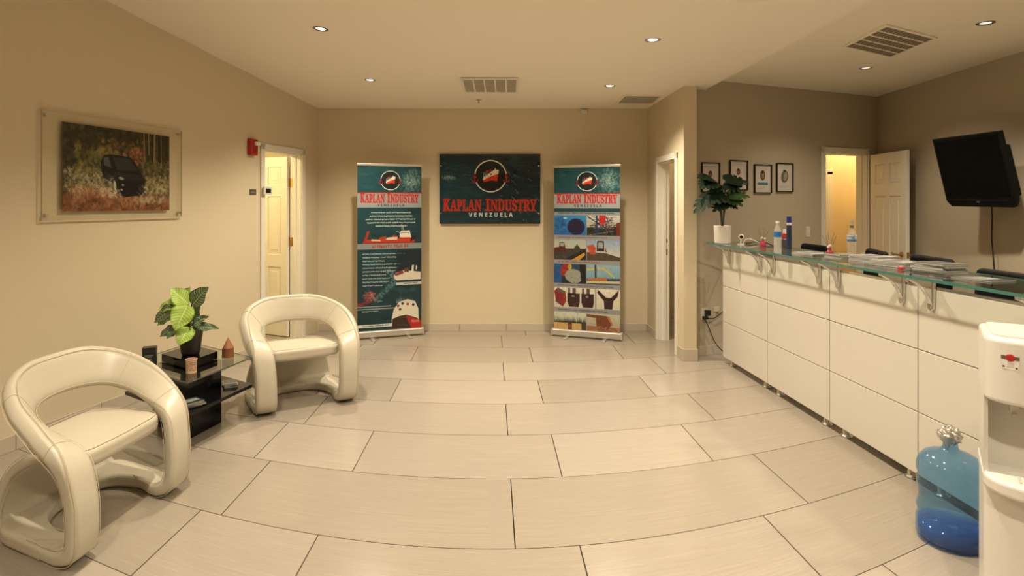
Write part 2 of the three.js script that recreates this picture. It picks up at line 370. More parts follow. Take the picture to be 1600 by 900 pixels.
// lamps of the two lit side rooms
function globe(p, label, c, k) {
  const g = thing('ceiling_globe', label, 'ceiling light', [p.x, p.y, p.z]);
  obj('lamp_base', cyl(0.06, 0.06, 0.02, 0, -0.01, 0), M.whitePaint, g);
  obj('lamp_shade', new THREE.SphereGeometry(0.07, 24, 16).translate(0, -0.08, 0), emit(c, 3), g);
  const l = new THREE.PointLight(lin(...c), k, 0, 2); l.position.set(p.x, p.y - 0.08, p.z); l.castShadow = true; l.shadow.radius = 3.5; scene.add(l);
}
{
  const dirL = V(-0.246, 0, 1).normalize(), nL = V(-dirL.z, 0, dirL.x);
  const p = V(...leftPivot).addScaledVector(dirL, 1.35).addScaledVector(nL, 0.9); globe(V(p.x, 2.45, p.z), 'round lamp on the ceiling of the yellow side room', [1, 0.86, 0.52], 2.6);
 globe(V(4.75, HR, -7.75), 'round lamp on the ceiling of the yellow hallway', [1, 0.80, 0.44], 2.2);
}

globe(V(2.45, 2.65, -7.0), 'round lamp on the ceiling of the dim store room', [1, 0.82, 0.55], 1.1);

// ---------------------------------------------------------------- ceiling vents, sprinkler
function quadPiece(C, u0, u1, v0, v1, y0, h) {             // C: four corners [x, z] at (0,0),(1,0),(1,1),(0,1)
  const f = (u, v) => [0, 1].map((k) => C[0][k] * (1 - u) * (1 - v) + C[1][k] * u * (1 - v) + C[2][k] * u * v + C[3][k] * (1 - u) * v);
  return prism([f(u0, v0), f(u1, v0), f(u1, v1), f(u0, v1)], y0, h);
}
function vent(name, label, C, y, bays, tilt, along, bars = M.ceiling, slat = M.grille, nSlat = 9) {
  const c = [0, 1].map((k) => (C[0][k] + C[1][k] + C[2][k] + C[3][k]) / 4), D = C.map((q) => [q[0] - c[0], q[1] - c[1]]);
  const g = thing(name, label, 'vent', [c[0], y, c[1]]); g.rotation.z = tilt;
  obj('backing', quadPiece(D, 0, 1, 0, 1, -0.004, 0.003), M.grilleDark, g);
  const e = 0.03, fr = [quadPiece(D, -e, 1 + e, -e, 0.015, -0.012, 0.011), quadPiece(D, -e, 1 + e, 0.985, 1 + e, -0.012, 0.011), quadPiece(D, -e, 0.015, 0, 1, -0.012, 0.011), quadPiece(D, 0.985, 1 + e, 0, 1, -0.012, 0.011)];
  obj('vent_frame', fr, bars, g);
  for (let i = 1; i < bays; i++) obj('divider', quadPiece(D, i / bays - 0.014, i / bays + 0.014, 0, 1, -0.011, 0.010), bars, g);
  for (let i = 0; i < bays; i++) {
    const sl = [];
    for (let k = 0; k < nSlat; k++) {
      const a = i / bays + 0.014, b = (i + 1) / bays - 0.014;
      if (along) { const w = (b - a) / nSlat; sl.push(quadPiece(D, a + k * w + w * 0.2, a + k * w + w * 0.75, 0.02, 0.98, -0.009, 0.005)); }
      else { const w = 1 / nSlat; sl.push(quadPiece(D, a, b, k * w + w * 0.2, k * w + w * 0.75, -0.009, 0.005)); }
    }
    obj('louvre', sl, slat, g);
  }
}
{
  const q = (px, py, h) => { const p = h ? onY(px, py, h) : onCeil(px, py); return [p.x, p.z]; };
  const C1 = [q(722, 121.5), q(808, 121.5), q(807, 143), q(727, 143)], m = onCeil(766, 132);
  vent('air_vent', 'square white ceiling vent with five louvred slots above the wall sign', C1, m.y - 0.002, 5, Math.atan((ceilH(0.1, 5.9) - ceilH(-0.1, 5.9)) / 0.2), false, M.whitePaint, M.grille, 12);
  vent('return_grille', 'flat rectangular ceiling grille beside the narrow doorway', [q(964, 160.5), q(1020, 160.5), q(1033, 149), q(976, 148)], 2.69, 1, 0, true, M.ceiling, M.grille, 22);
  vent('air_diffuser', 'large air diffuser with five wide slots in the office ceiling', [q(1320, 71, HR), q(1385, 38.7, HR), q(1461, 58.4, HR), q(1392, 87.5, HR)], HR, 5, 0, false, M.ceiling, std(lin(0.27, 0.22, 0.16), 0.6), 14);
  const s = onCeil(748, 156), g = thing('fire_sprinkler', 'tiny brass fire sprinkler hanging below the five slot vent', 'sprinkler', [s.x, s.y, s.z]);
  obj('escutcheon', lathe([[0.001, -0.006], [0.02, -0.006], [0.032, 0]], 24), M.steel, g);
  obj('deflector', [cyl(0.005, 0.005, 0.03, 0, -0.02, 0, 10), cyl(0.015, 0.015, 0.002, 0, -0.036, 0, 16)], M.brass, g);
  const b = thing('motion_sensor', 'small white motion sensor high on the back wall under the ceiling', 'sensor', [at(912, 175, BACK).x, at(912, 175, BACK).y, -BACK]);
  obj('housing', rbox(0.07, 0.05, 0.045, 0.008, 0, 0, 0.0235), M.plastic, b); obj('lens', box(0.03, 0.016, 0.004, 0, -0.004, 0.047), M.plasticGrey, b);
}

// ---------------------------------------------------------------- printed graphics
function squiggle(c, x, y, w, h, col) {                    // a line of print too small to read
  c.fillStyle = col; let px = x;
  while (px < x + w) {
    const word = rr(2.2, 7) * h * 0.62; const end = Math.min(px + word, x + w);
    for (let q = px; q < end; q += h * 0.5) { c.fillRect(q, y + rr(0, h * 0.25), h * 0.3, h * rr(0.5, 0.75)); if (rnd() < 0.6) c.fillRect(q, y + h * rr(0.2, 0.6), h * 0.48, h * 0.2); }
    px = end + h * 0.5;
  }
}
function sea(c, x, y, w, h, a, b, foam = 0.4) {
  const g = c.createLinearGradient(x, y, x + w, y + h * 0.5); g.addColorStop(0, a); g.addColorStop(1, b); c.fillStyle = g; c.fillRect(x, y, w, h);
  c.save(); c.beginPath(); c.rect(x, y, w, h); c.clip();
  for (let i = 0; i < 120; i++) {
    c.strokeStyle = rnd() < 0.5 ? `rgba(6,22,30,${rr(0.05, 0.3)})` : `rgba(40,120,130,${rr(0.05, 0.22)})`; c.lineWidth = rr(1, h * 0.03);
    const X = x + rnd() * w, Y = y + rnd() * h, L = rr(0.05, 0.3) * w; c.beginPath(); c.moveTo(X, Y); c.bezierCurveTo(X + L * 0.3, Y - L * 0.1, X + L * 0.6, Y + L * 0.1, X + L, Y - L * rr(-0.1, 0.2)); c.stroke();
  }
  for (let i = 0; i < 90 * foam; i++) {
    c.strokeStyle = `rgba(205,220,215,${rr(0.08, 0.35)})`; c.lineWidth = rr(0.6, 2.2); const X = x + rnd() * w, Y = y + rnd() * h, L = rr(0.02, 0.1) * w;
    c.beginPath(); c.moveTo(X, Y); c.quadraticCurveTo(X + L * 0.5, Y + rr(-L, L) * 0.6, X + L, Y + rr(-L, L) * 0.5); c.stroke();
  }
  c.restore();
}
function foamPatch(c, x, y, w, h, n, a = 0.3) { for (let i = 0; i < n; i++) { const u = rnd() + rnd() - 1, v = rnd() + rnd() - 1; c.fillStyle = `rgba(190,198,188,${rr(0.05, a)})`; c.beginPath(); c.ellipse(x + u * w, y + v * h, rr(1, w * 0.14), rr(0.8, h * 0.08), rnd() * 3, 0, 7); c.fill(); } }
function anchor(c, x, y, s, col) {
  c.strokeStyle = col; c.lineCap = 'round'; c.lineWidth = s * 0.2; c.beginPath(); c.moveTo(x, y - s * 0.8); c.lineTo(x, y + s * 0.8); c.moveTo(x - s * 0.4, y - s * 0.4); c.lineTo(x + s * 0.4, y - s * 0.4); c.stroke();
  c.beginPath(); c.arc(x, y + s * 0.05, s * 0.8, 0.25, Math.PI - 0.25); c.stroke(); c.lineWidth = s * 0.14; c.beginPath(); c.arc(x, y - s * 0.95, s * 0.2, 0, 7); c.stroke();
}
function logo(c, x, y, R) {
  c.fillStyle = 'rgba(14,26,26,0.9)'; c.beginPath(); c.arc(x, y, R, 0, 7); c.fill();
  c.strokeStyle = '#d9dccf'; c.lineWidth = R * 0.075; c.lineCap = 'butt';
  for (const [a, b] of [[Math.PI + 0.14, 2 * Math.PI - 0.14], [0.42, Math.PI - 0.42]]) { c.beginPath(); c.arc(x, y, R, a, b); c.stroke(); }
  anchor(c, x - R, y + R * 0.16, R * 0.26, '#b3202a'); anchor(c, x + R, y + R * 0.16, R * 0.26, '#b3202a');
  const P = (pts, f) => { c.fillStyle = f; c.beginPath(); pts.forEach((p, i) => (i ? c.lineTo(x + p[0] * R, y + p[1] * R) : c.moveTo(x + p[0] * R, y + p[1] * R))); c.closePath(); c.fill(); };
  P([[-0.5, 0.2], [0.5, -0.3], [0.42, 0.34], [0.2, 0.28], [0.0, 0.28], [-0.2, 0.34], [-0.44, 0.38]], '#d0341c');
  P([[-0.5, 0.2], [-0.4, 0.02], [-0.1, -0.18], [0.25, -0.42], [0.52, -0.4], [0.5, -0.16], [-0.1, 0.06], [-0.48, 0.26]], '#e8dcc4');
  P([[0.26, -0.42], [0.3, -0.56], [0.34, -0.42]], '#e8dcc4');
  c.strokeStyle = '#7d8fa0'; c.lineWidth = R * 0.05; for (let k = 0; k < 3; k++) { c.beginPath(); c.moveTo(x - R * (0.46 - k * 0.12), y + R * (0.1 - k * 0.05)); c.lineTo(x - R * (0.42 - k * 0.12), y - R * (0.22 + k * 0.03)); c.stroke(); }
  P([[-0.34, -0.26], [-0.24, -0.4], [-0.12, -0.36], [0.0, -0.44], [0.08, -0.34], [-0.1, -0.26]], '#b3202a');
  c.fillStyle = '#2b3a4a'; c.beginPath(); c.arc(x + R * 0.03, y - R * 0.12, R * 0.05, 0, 7); c.fill();
}
function heading(c, text, x, y, w, h, col, font = 'serif', sw = 0.06, tall = 1.6) {   // text squeezed into a box, baseline at y
  c.save(); c.font = `bold ${h}px ${font}`; const m = c.measureText(text).width; c.translate(x, y); c.scale(w / m, tall);
  c.fillStyle = col; c.strokeStyle = col; c.lineWidth = h * sw; c.fillText(text, 0, 0); c.strokeText(text, 0, 0); c.restore();
}
function companyName(c, x, y, w, h, col) {
  heading(c, 'K', x, y, w * 0.075, h * 0.9, col); heading(c, 'APLAN', x + w * 0.078, y, w * 0.335, h * 0.83, col);
  heading(c, 'I', x + w * 0.455, y, w * 0.05, h * 0.9, col); heading(c, 'NDUSTRY', x + w * 0.508, y, w * 0.492, h * 0.83, col);
}
const vessel = (c, x, y, w, h) => {                         // red supply ship with white bridge
  const P = (pts, f) => { c.fillStyle = f; c.beginPath(); pts.forEach((p, i) => (i ? c.lineTo(x + p[0] * w, y + p[1] * h) : c.moveTo(x + p[0] * w, y + p[1] * h))); c.closePath(); c.fill(); };
  P([[0.05, 0.98], [0.08, 0.8], [0.2, 0.78], [0.62, 0.76], [0.7, 0.70], [0.97, 0.68], [0.92, 0.98]], '#b8311b'); P([[0.05, 0.98], [0.08, 0.9], [0.93, 0.9], [0.92, 0.98]], '#8f2414');
  P([[0.06, 0.98], [0.13, 0.4], [0.17, 0.4], [0.11, 0.98]], '#a52c22'); P([[0.88, 0.66], [0.99, 0.62], [0.95, 0.8], [0.86, 0.9]], '#27181a');
  P([[0.68, 0.7], [0.68, 0.5], [0.7, 0.4], [0.85, 0.38], [0.86, 0.5], [0.88, 0.7]], '#d9d4c4'); P([[0.44, 0.8], [0.46, 0.7], [0.64, 0.66], [0.64, 0.8]], '#cfc6ae');
  P([[0.2, 0.84], [0.2, 0.76], [0.34, 0.8], [0.36, 0.86]], '#cdbf9d'); P([[0.32, 0.78], [0.34, 0.68], [0.45, 0.64], [0.44, 0.78]], '#9c3a22'); P([[0.55, 0.68], [0.56, 0.6], [0.62, 0.6], [0.63, 0.68]], '#a93322');
  c.fillStyle = '#39454c'; for (let k = 0; k < 5; k++) c.fillRect(x + w * (0.7 + k * 0.03), y + h * 0.47, w * 0.018, h * 0.035);
  c.strokeStyle = '#b9bdb4'; c.lineWidth = w * 0.008; c.beginPath(); c.moveTo(x + w * 0.72, y + h * 0.4); c.lineTo(x + w * 0.71, y + h * 0.1); c.moveTo(x + w * 0.75, y + h * 0.4); c.lineTo(x + w * 0.73, y + h * 0.15); c.moveTo(x + w * 0.62, y + h * 0.42); c.lineTo(x + w * 0.7, y + h * 0.5); c.stroke();
};
function bannerHead(c, W, H, T) {
  sea(c, 0, 0, W, H, '#0d4a52', '#0b3038', 0.3);
  foamPatch(c, W * 0.84, T * 0.55, W * 0.2, T * 0.5, 700, 0.2); foamPatch(c, W * 0.12, T * 0.32, W * 0.14, T * 0.06, 60, 0.25);
  logo(c, W * 0.51, T * 0.55, W * 0.15);
  c.fillStyle = '#a52a22'; c.fillRect(0, T * 0.985, W, H * 0.008);
  c.fillStyle = '#8f9696'; c.fillRect(0, T * 0.985 + H * 0.007, W, H * 0.086);
  companyName(c, W * 0.045, T * 0.985 + H * 0.061, W * 0.91, H * 0.052, '#b8201c');
  heading(c, 'V E N E Z U E L A', W * 0.31, T * 0.985 + H * 0.086, W * 0.42, H * 0.017, '#2c3633', 'sans-serif', 0.02, 1.35);
}
const bannerLeft = canvas(512, 1340, (c, W, H) => {
  bannerHead(c, W, H, H * 0.167);
  for (let i = 0; i < 5; i++) { const w = W * [0.62, 0.66, 0.78, 0.74, 0.48][i]; squiggle(c, (W - w) / 2 + W * 0.02, H * (0.282 + i * 0.0205), w, H * 0.012, '#b9c4be'); }
  vessel(c, W * 0.03, H * 0.345, W * 0.92, H * 0.135);
  c.fillStyle = '#7f8888'; c.fillRect(0, H * 0.475, W, H * 0.034); squiggle(c, W * 0.23, H * 0.481, W * 0.56, H * 0.026, '#a8402e');
  for (let i = 0; i < 10; i++) squiggle(c, W * 0.08, H * (0.532 + i * 0.0212), W * [0.66, 0.53, 0.34, 0.58, 0.55, 0.5, 0.36, 0.42, 0.4, 0.3][i], H * 0.011, 'rgba(190,202,196,0.85)');
  const P = (pts, f) => { c.fillStyle = f; c.beginPath(); pts.forEach((p, i) => (i ? c.lineTo(p[0] * W, p[1] * H) : c.moveTo(p[0] * W, p[1] * H))); c.closePath(); c.fill(); };
  c.fillStyle = 'rgba(8,22,30,0.6)'; c.fillRect(W * 0.6, H * 0.52, W * 0.4, H * 0.22);
  for (let i = 0; i < 260; i++) { const t = rnd(); c.fillStyle = `rgba(165,185,190,${rr(0.05, 0.22)})`; c.beginPath(); c.ellipse(W * (0.44 + 0.12 * Math.sin(t * 5) + rr(-0.05, 0.06)), H * (0.63 + t * 0.2), rr(2, 14), rr(2, 9), rnd() * 3, 0, 7); c.fill(); }
  P([[0.56, 0.668], [0.6, 0.655], [0.72, 0.64], [0.99, 0.655], [0.99, 0.70], [0.61, 0.702], [0.57, 0.69]], '#cfc7b4'); P([[0.56, 0.665], [0.7, 0.64], [0.72, 0.66], [0.6, 0.675]], '#8a3230');
  P([[0.72, 0.65], [0.73, 0.63], [0.79, 0.625], [0.8, 0.655]], '#5a3a30'); P([[0.84, 0.655], [0.85, 0.612], [0.88, 0.61], [0.875, 0.655]], '#d6d2c4'); P([[0.91, 0.64], [0.912, 0.615], [0.935, 0.615], [0.93, 0.64]], '#cfcabc');
  c.fillStyle = '#bfc4bd'; c.fillRect(W * 0.6, H * 0.715, W * 0.4, H * 0.016); squiggle(c, W * 0.72, H * 0.717, W * 0.22, H * 0.011, '#3d4a4a');
  for (let i = 0; i < 150; i++) { c.fillStyle = ['rgba(150,48,44,0.5)', 'rgba(178,90,84,0.4)', 'rgba(196,180,170,0.3)'][i % 3]; c.beginPath(); c.ellipse(W * (0.19 + (rnd() + rnd() - 1) * 0.13), H * (0.79 + (rnd() + rnd() - 1) * 0.045), rr(3, 14), rr(2, 7), -0.3, 0, 7); c.fill(); }
  P([[0, 0.855], [0, 0.835], [0.2, 0.815], [0.22, 0.825], [0.08, 0.845]], '#7d2a26');
  for (const [y, w] of [[0.852, 0.52], [0.866, 0.6]]) { c.fillStyle = 'rgba(185,195,190,0.75)'; c.fillRect(0, H * y, W * w, H * 0.006); } squiggle(c, W * 0.07, H * 0.878, W * 0.25, H * 0.01, '#aebab4');
  P([[0.53, 1], [0.53, 0.93], [0.56, 0.88], [0.64, 0.835], [0.78, 0.82], [0.9, 0.835], [0.95, 0.88], [0.96, 1]], '#d8d0be'); P([[0.53, 1], [0.54, 0.935], [0.66, 0.92], [0.76, 0.915], [0.94, 0.94], [0.95, 1]], '#3a2523'); P([[0.75, 0.92], [0.95, 0.945], [1, 0.955], [1, 1], [0.84, 1]], '#a3241f');
  for (let i = 0; i < 26; i++) P([[0.6 + i * 0.011, 0.84], [0.6 + i * 0.011, 0.84 - rr(0.01, 0.05)], [0.605 + i * 0.011, 0.84]], '#aab0aa');
  for (const [x, y, q] of [[0.63, 0.858, '#8a2624'], [0.7, 0.845, '#2e3d35'], [0.78, 0.85, '#96262a'], [0.87, 0.855, '#27302c'], [0.66, 0.88, '#4a3a34']]) { c.fillStyle = q; c.beginPath(); c.ellipse(x * W, y * H, W * 0.022, H * 0.008, 0, 0, 7); c.fill(); }
  squiggle(c, W * 0.84, H * 0.945, W * 0.13, H * 0.025, '#c4786c');
  c.fillStyle = '#cfd2ca'; c.fillRect(0, H * 0.962, W * 0.53, H * 0.018); squiggle(c, W * 0.08, H * 0.965, W * 0.4, H * 0.012, '#4a4f4c');
});
const bannerRight = canvas(512, 1340, (c, W, H) => {
  const T = H * 0.165; bannerHead(c, W, H, T);
  c.fillStyle = '#86888a'; c.fillRect(0, H * 0.278, W, H);
  const tops = [0.298, 0.446, 0.598, 0.742, 0.893], hs = [0.122, 0.126, 0.118, 0.123, 0.107];
  tops.forEach((t, i) => { squiggle(c, W * 0.06, H * (t - 0.018), W * (0.84 - 0.1 * (i % 3)), H * 0.011, ['#4a4038', '#7a4a40', '#8a3c34', '#5a4a44', '#4a3f3c'][i]); });
  const cell = (i, x0, x1, f) => { c.save(); c.beginPath(); c.rect(W * x0, H * tops[i], W * (x1 - x0), H * hs[i]); c.clip(); c.translate(W * x0, H * tops[i]); f(W * (x1 - x0), H * hs[i]); for (let q = 0; q < 90; q++) { c.fillStyle = `rgba(${rnd() < 0.5 ? '20,20,24' : '220,210,190'},${rr(0.04, 0.16)})`; c.beginPath(); c.ellipse(rnd() * W * (x1 - x0), rnd() * H * hs[i], rr(2, 16), rr(1, 6), rnd() * 3, 0, 7); c.fill(); } c.restore(); };
  const sky = (w, h, a, b) => { const g = c.createLinearGradient(0, 0, 0, h); g.addColorStop(0, a); g.addColorStop(1, b); c.fillStyle = g; c.fillRect(0, 0, w, h); };
  const P = (w, h, pts, f) => { c.fillStyle = f; c.beginPath(); pts.forEach((p, i) => (i ? c.lineTo(p[0] * w, p[1] * h) : c.moveTo(p[0] * w, p[1] * h))); c.closePath(); c.fill(); };
  const E = (w, h, x, y, a, b, f, r = 0) => { c.fillStyle = f; c.beginPath(); c.ellipse(x * w, y * h, a * w, b * h, r, 0, 7); c.fill(); };
  cell(0, 0, 0.495, (w, h) => { sky(w, h, '#2f7fb0', '#1c5c96'); for (let i = 0; i < 60; i++) E(w, h, 0.3 + rr(-0.25, 0.25), 0.45 + rr(-0.4, 0.4), rr(0.02, 0.1), rr(0.02, 0.1), `rgba(20,60,130,${rr(0.1, 0.4)})`); E(w, h, 0.69, 0.58, 0.27, 0.42, '#0e1a4a', -0.5); E(w, h, 0.68, 0.58, 0.22, 0.35, '#1a1230', -0.5); E(w, h, 0.35, 0.15, 0.06, 0.06, '#86b8d0'); });
  cell(0, 0.505, 1, (w, h) => { sky(w, h, '#b4b8ae', '#8c8a80'); P(w, h, [[0, 0.6], [1, 0.55], [1, 1], [0, 1]], '#14201c'); for (let i = 0; i < 40; i++) { c.strokeStyle = ['#1c1a1c', '#5a2a24', '#7a746a', '#20304a'][i % 4]; c.lineWidth = rr(2, 6); c.beginPath(); c.moveTo(rnd() * w, rnd() * h); c.lineTo(rnd() * w, rnd() * h); c.stroke(); } P(w, h, [[0.37, 0], [0.58, 0], [0.56, 0.35], [0.46, 0.52], [0.38, 0.3]], '#a8241f'); P(w, h, [[0.28, 0], [0.33, 0], [0.33, 1], [0.28, 1]], '#1c2c50'); P(w, h, [[0.88, 0.4], [1, 0.35], [1, 1], [0.9, 1]], '#6a221a'); });
  cell(1, 0, 0.495, (w, h) => { sky(w, h, '#9aa39c', '#c9bc98'); P(w, h, [[0, 0.45], [1, 0.45], [1, 1], [0, 1]], '#3a332e'); P(w, h, [[0.3, 1], [1, 0.42], [1, 1]], '#191818'); P(w, h, [[0.55, 1], [0.95, 0.62], [0.97, 0.75], [0.8, 1]], '#b8862a'); P(w, h, [[0, 0.42], [0.16, 0.38], [0.18, 0.14], [0.32, 0.14], [0.36, 0.4], [0.36, 0.6], [0.08, 0.62]], '#4a1d18'); P(w, h, [[0.19, 0.18], [0.31, 0.18], [0.32, 0.34], [0.19, 0.34]], '#8d978f'); P(w, h, [[0.62, 0.55], [0.64, 0.38], [0.72, 0.24], [0.8, 0.38], [0.84, 0.52]], '#343a2c'); });
  cell(1, 0.505, 1, (w, h) => { sky(w, h, '#7d93ac', '#c9c3ae'); P(w, h, [[0, 0.6], [0.55, 0.62], [1, 0.82], [1, 1], [0, 1]], '#4a3e30'); P(w, h, [[0, 0.3], [0.2, 0.22], [0.28, 0.4], [0.26, 0.7], [0.1, 0.7]], '#a8472a'); P(w, h, [[0.32, 0.05], [0.52, 0.05], [0.53, 0.55], [0.3, 0.55]], '#2c1f1f'); P(w, h, [[0.35, 0.12], [0.48, 0.12], [0.5, 0.4], [0.34, 0.4]], '#8d8d88'); P(w, h, [[0.54, 0.55], [0.56, 0.35], [0.62, 0.6]], '#9a3d24'); });
  cell(2, 0, 0.495, (w, h) => { sky(w, h, '#20405c', '#162028'); E(w, h, 0.05, 0.5, 0.2, 0.9, '#164c86'); E(w, h, 0.35, 0.3, 0.14, 0.35, '#8e2420', 0.4); E(w, h, 0.62, 0.62, 0.28, 0.36, '#8b8d84', 0.2); P(w, h, [[0.8, 0], [1, 0], [1, 1], [0.85, 1]], '#10121a'); E(w, h, 0.5, 0.15, 0.06, 0.15, '#a89a3a'); });
  cell(2, 0.505, 1, (w, h) => { sky(w, h, '#86a4b0', '#5f8ea8'); P(w, h, [[0, 0.72], [1, 0.66], [1, 1], [0, 1]], '#27425c'); c.strokeStyle = '#c4a93a'; c.lineWidth = h * 0.07; c.beginPath(); c.moveTo(w * 0.02, h * 0.26); c.lineTo(w * 0.5, h * 0.16); c.lineTo(w * 0.82, h * 0.6); c.stroke(); P(w, h, [[0.24, 0], [0.29, 0], [0.3, 0.7], [0.25, 0.7]], '#20242a'); P(w, h, [[0.05, 0.7], [0.6, 0.62], [0.62, 0.82], [0.02, 0.82]], '#a8672c'); P(w, h, [[0, 0.85], [1, 0.8], [1, 0.92], [0, 0.95]], '#c2b48a'); });
  cell(3, 0, 0.2, (w, h) => { sky(w, h, '#cfc9b8', '#bfb9a8'); P(w, h, [[0.02, 0.2], [0.3, 0.02], [0.9, 0.22], [0.95, 0.7], [0.7, 0.98], [0.15, 0.75]], '#7f2020'); P(w, h, [[0.3, 0.02], [0.92, 0.22], [0.85, 0.34], [0.2, 0.16]], '#57504a'); P(w, h, [[0.1, 0.7], [0.7, 0.98], [0.55, 0.8], [0.2, 0.55]], '#56393a'); });
  cell(3, 0.2, 0.63, (w, h) => { sky(w, h, '#cfc9b6', '#c2bca8'); for (const q of [0.02, 0.52]) { P(w, h, [[q + 0.02, 0.02], [q + 0.1, 0.02], [q + 0.1, 0.3], [q + 0.02, 0.3]], '#57524c'); P(w, h, [[q + 0.18, 0.02], [q + 0.3, 0.02], [q + 0.3, 0.3], [q + 0.18, 0.3]], '#4a4642'); P(w, h, [[q, 0.28], [q + 0.44, 0.28], [q + 0.44, 0.72], [q + 0.4, 0.96], [q + 0.06, 0.96], [q, 0.72]], '#2c1618'); E(w, h, q + 0.2, 0.42, 0.06, 0.05, '#8b7f74'); } });
  cell(3, 0.65, 1, (w, h) => { sky(w, h, '#d2ccba', '#c2bca8'); P(w, h, [[0.05, 0.02], [0.42, 0.42], [0.62, 0.42], [0.95, 0.02], [0.9, 0.35], [0.72, 0.56], [0.68, 0.98], [0.34, 0.98], [0.32, 0.58], [0.12, 0.32]], '#2a1514'); for (let i = 0; i < 14; i++) P(w, h, [[0.08 + i * 0.02, 0.1 + i * 0.03], [0.02 + i * 0.022, 0.2 + i * 0.03], [0.12 + i * 0.02, 0.2 + i * 0.03]], '#2a1514'); });
  cell(4, 0, 0.495, (w, h) => { sky(w, h, '#bdc0ac', '#a5a896'); for (let i = 0; i < 60; i++) P(w, h, [[i / 60, 0.62], [i / 60 + 0.01, 0.62 - rr(0.1, 0.45)], [i / 60 + 0.02, 0.62]], '#2b352b'); P(w, h, [[0, 0.55], [1, 0.55], [1, 1], [0, 1]], '#2c2f24'); for (const [a, b] of [[0, 0.12], [0.13, 0.44], [0.56, 0.86]]) P(w, h, [[a, 0.62], [b, 0.62], [b, 0.98], [a, 0.98]], '#b89658'); P(w, h, [[0.46, 0.7], [0.54, 0.7], [0.54, 0.9], [0.46, 0.9]], '#8a3a2a'); });
  cell(4, 0.505, 1, (w, h) => { sky(w, h, '#b2b29c', '#9c8f78'); P(w, h, [[0, 0.05], [0.6, 0.1], [0.75, 0.6], [0.66, 0.78], [0.3, 0.72], [0.28, 0.25], [0, 0.2]], '#6b3a24'); P(w, h, [[0.6, 0.1], [0.68, 0.12], [0.8, 0.6], [0.75, 0.62]], '#a8683e'); P(w, h, [[0, 0.7], [1, 0.75], [1, 1], [0, 1]], '#8a6040'); for (let i = 0; i < 40; i++) E(w, h, rr(0.35, 1), rr(0.72, 1), rr(0.02, 0.06), 0.03, ['#a9744e', '#6b4430', '#5a3a34'][i % 3]); });
});
function banner(label, bl, br, h, cv) {
  const dv = br.clone().sub(bl), W = dv.length(), turn = Math.atan2(-dv.z, dv.x);
  const g = thing('rollup_banner', label, 'banner', [(bl.x + br.x) / 2, 0, (bl.z + br.z) / 2], turn);
  obj('base_cassette', [rbox(W, 0.075, 0.085, 0.016, 0, 0.05, -0.02)], M.aluminium, g);
  for (const s of [-1, 1]) obj('end_cap', rbox(0.012, 0.078, 0.088, 0.005, s * W / 2, 0.05, -0.02), M.plasticGrey, g);
  for (const s of [-0.27, 0.27]) obj('foot', rbox(0.045, 0.012, 0.26, 0.005, s * W, 0.006, 0.02), M.steel, g);
  const s = new THREE.PlaneGeometry(W - 0.035, h - 0.085 - 0.02, 1, 1).translate(0, 0.085 + (h - 0.105) / 2, -0.012);
  obj('banner_sheet', [s], std(0xffffff, 0.42, 0, { map: tex(cv) }), g);
  obj('top_rail', rbox(W - 0.02, 0.03, 0.022, 0.006, 0, h - 0.015, -0.014), M.aluminium, g);
  obj('support_pole', cyl(0.008, 0.008, h - 0.06, 0, h / 2 + 0.03, -0.045, 10), M.aluminium, g);
}
banner('teal roll up banner with a red ship left of the wall sign', onY(556, 531, 0), onY(661, 523, 0), 2.0, bannerLeft);
banner('roll up banner with rows of machinery photos right of the wall sign', onY(863, 524.5, 0), onY(971, 533, 0), 1.985, bannerRight);
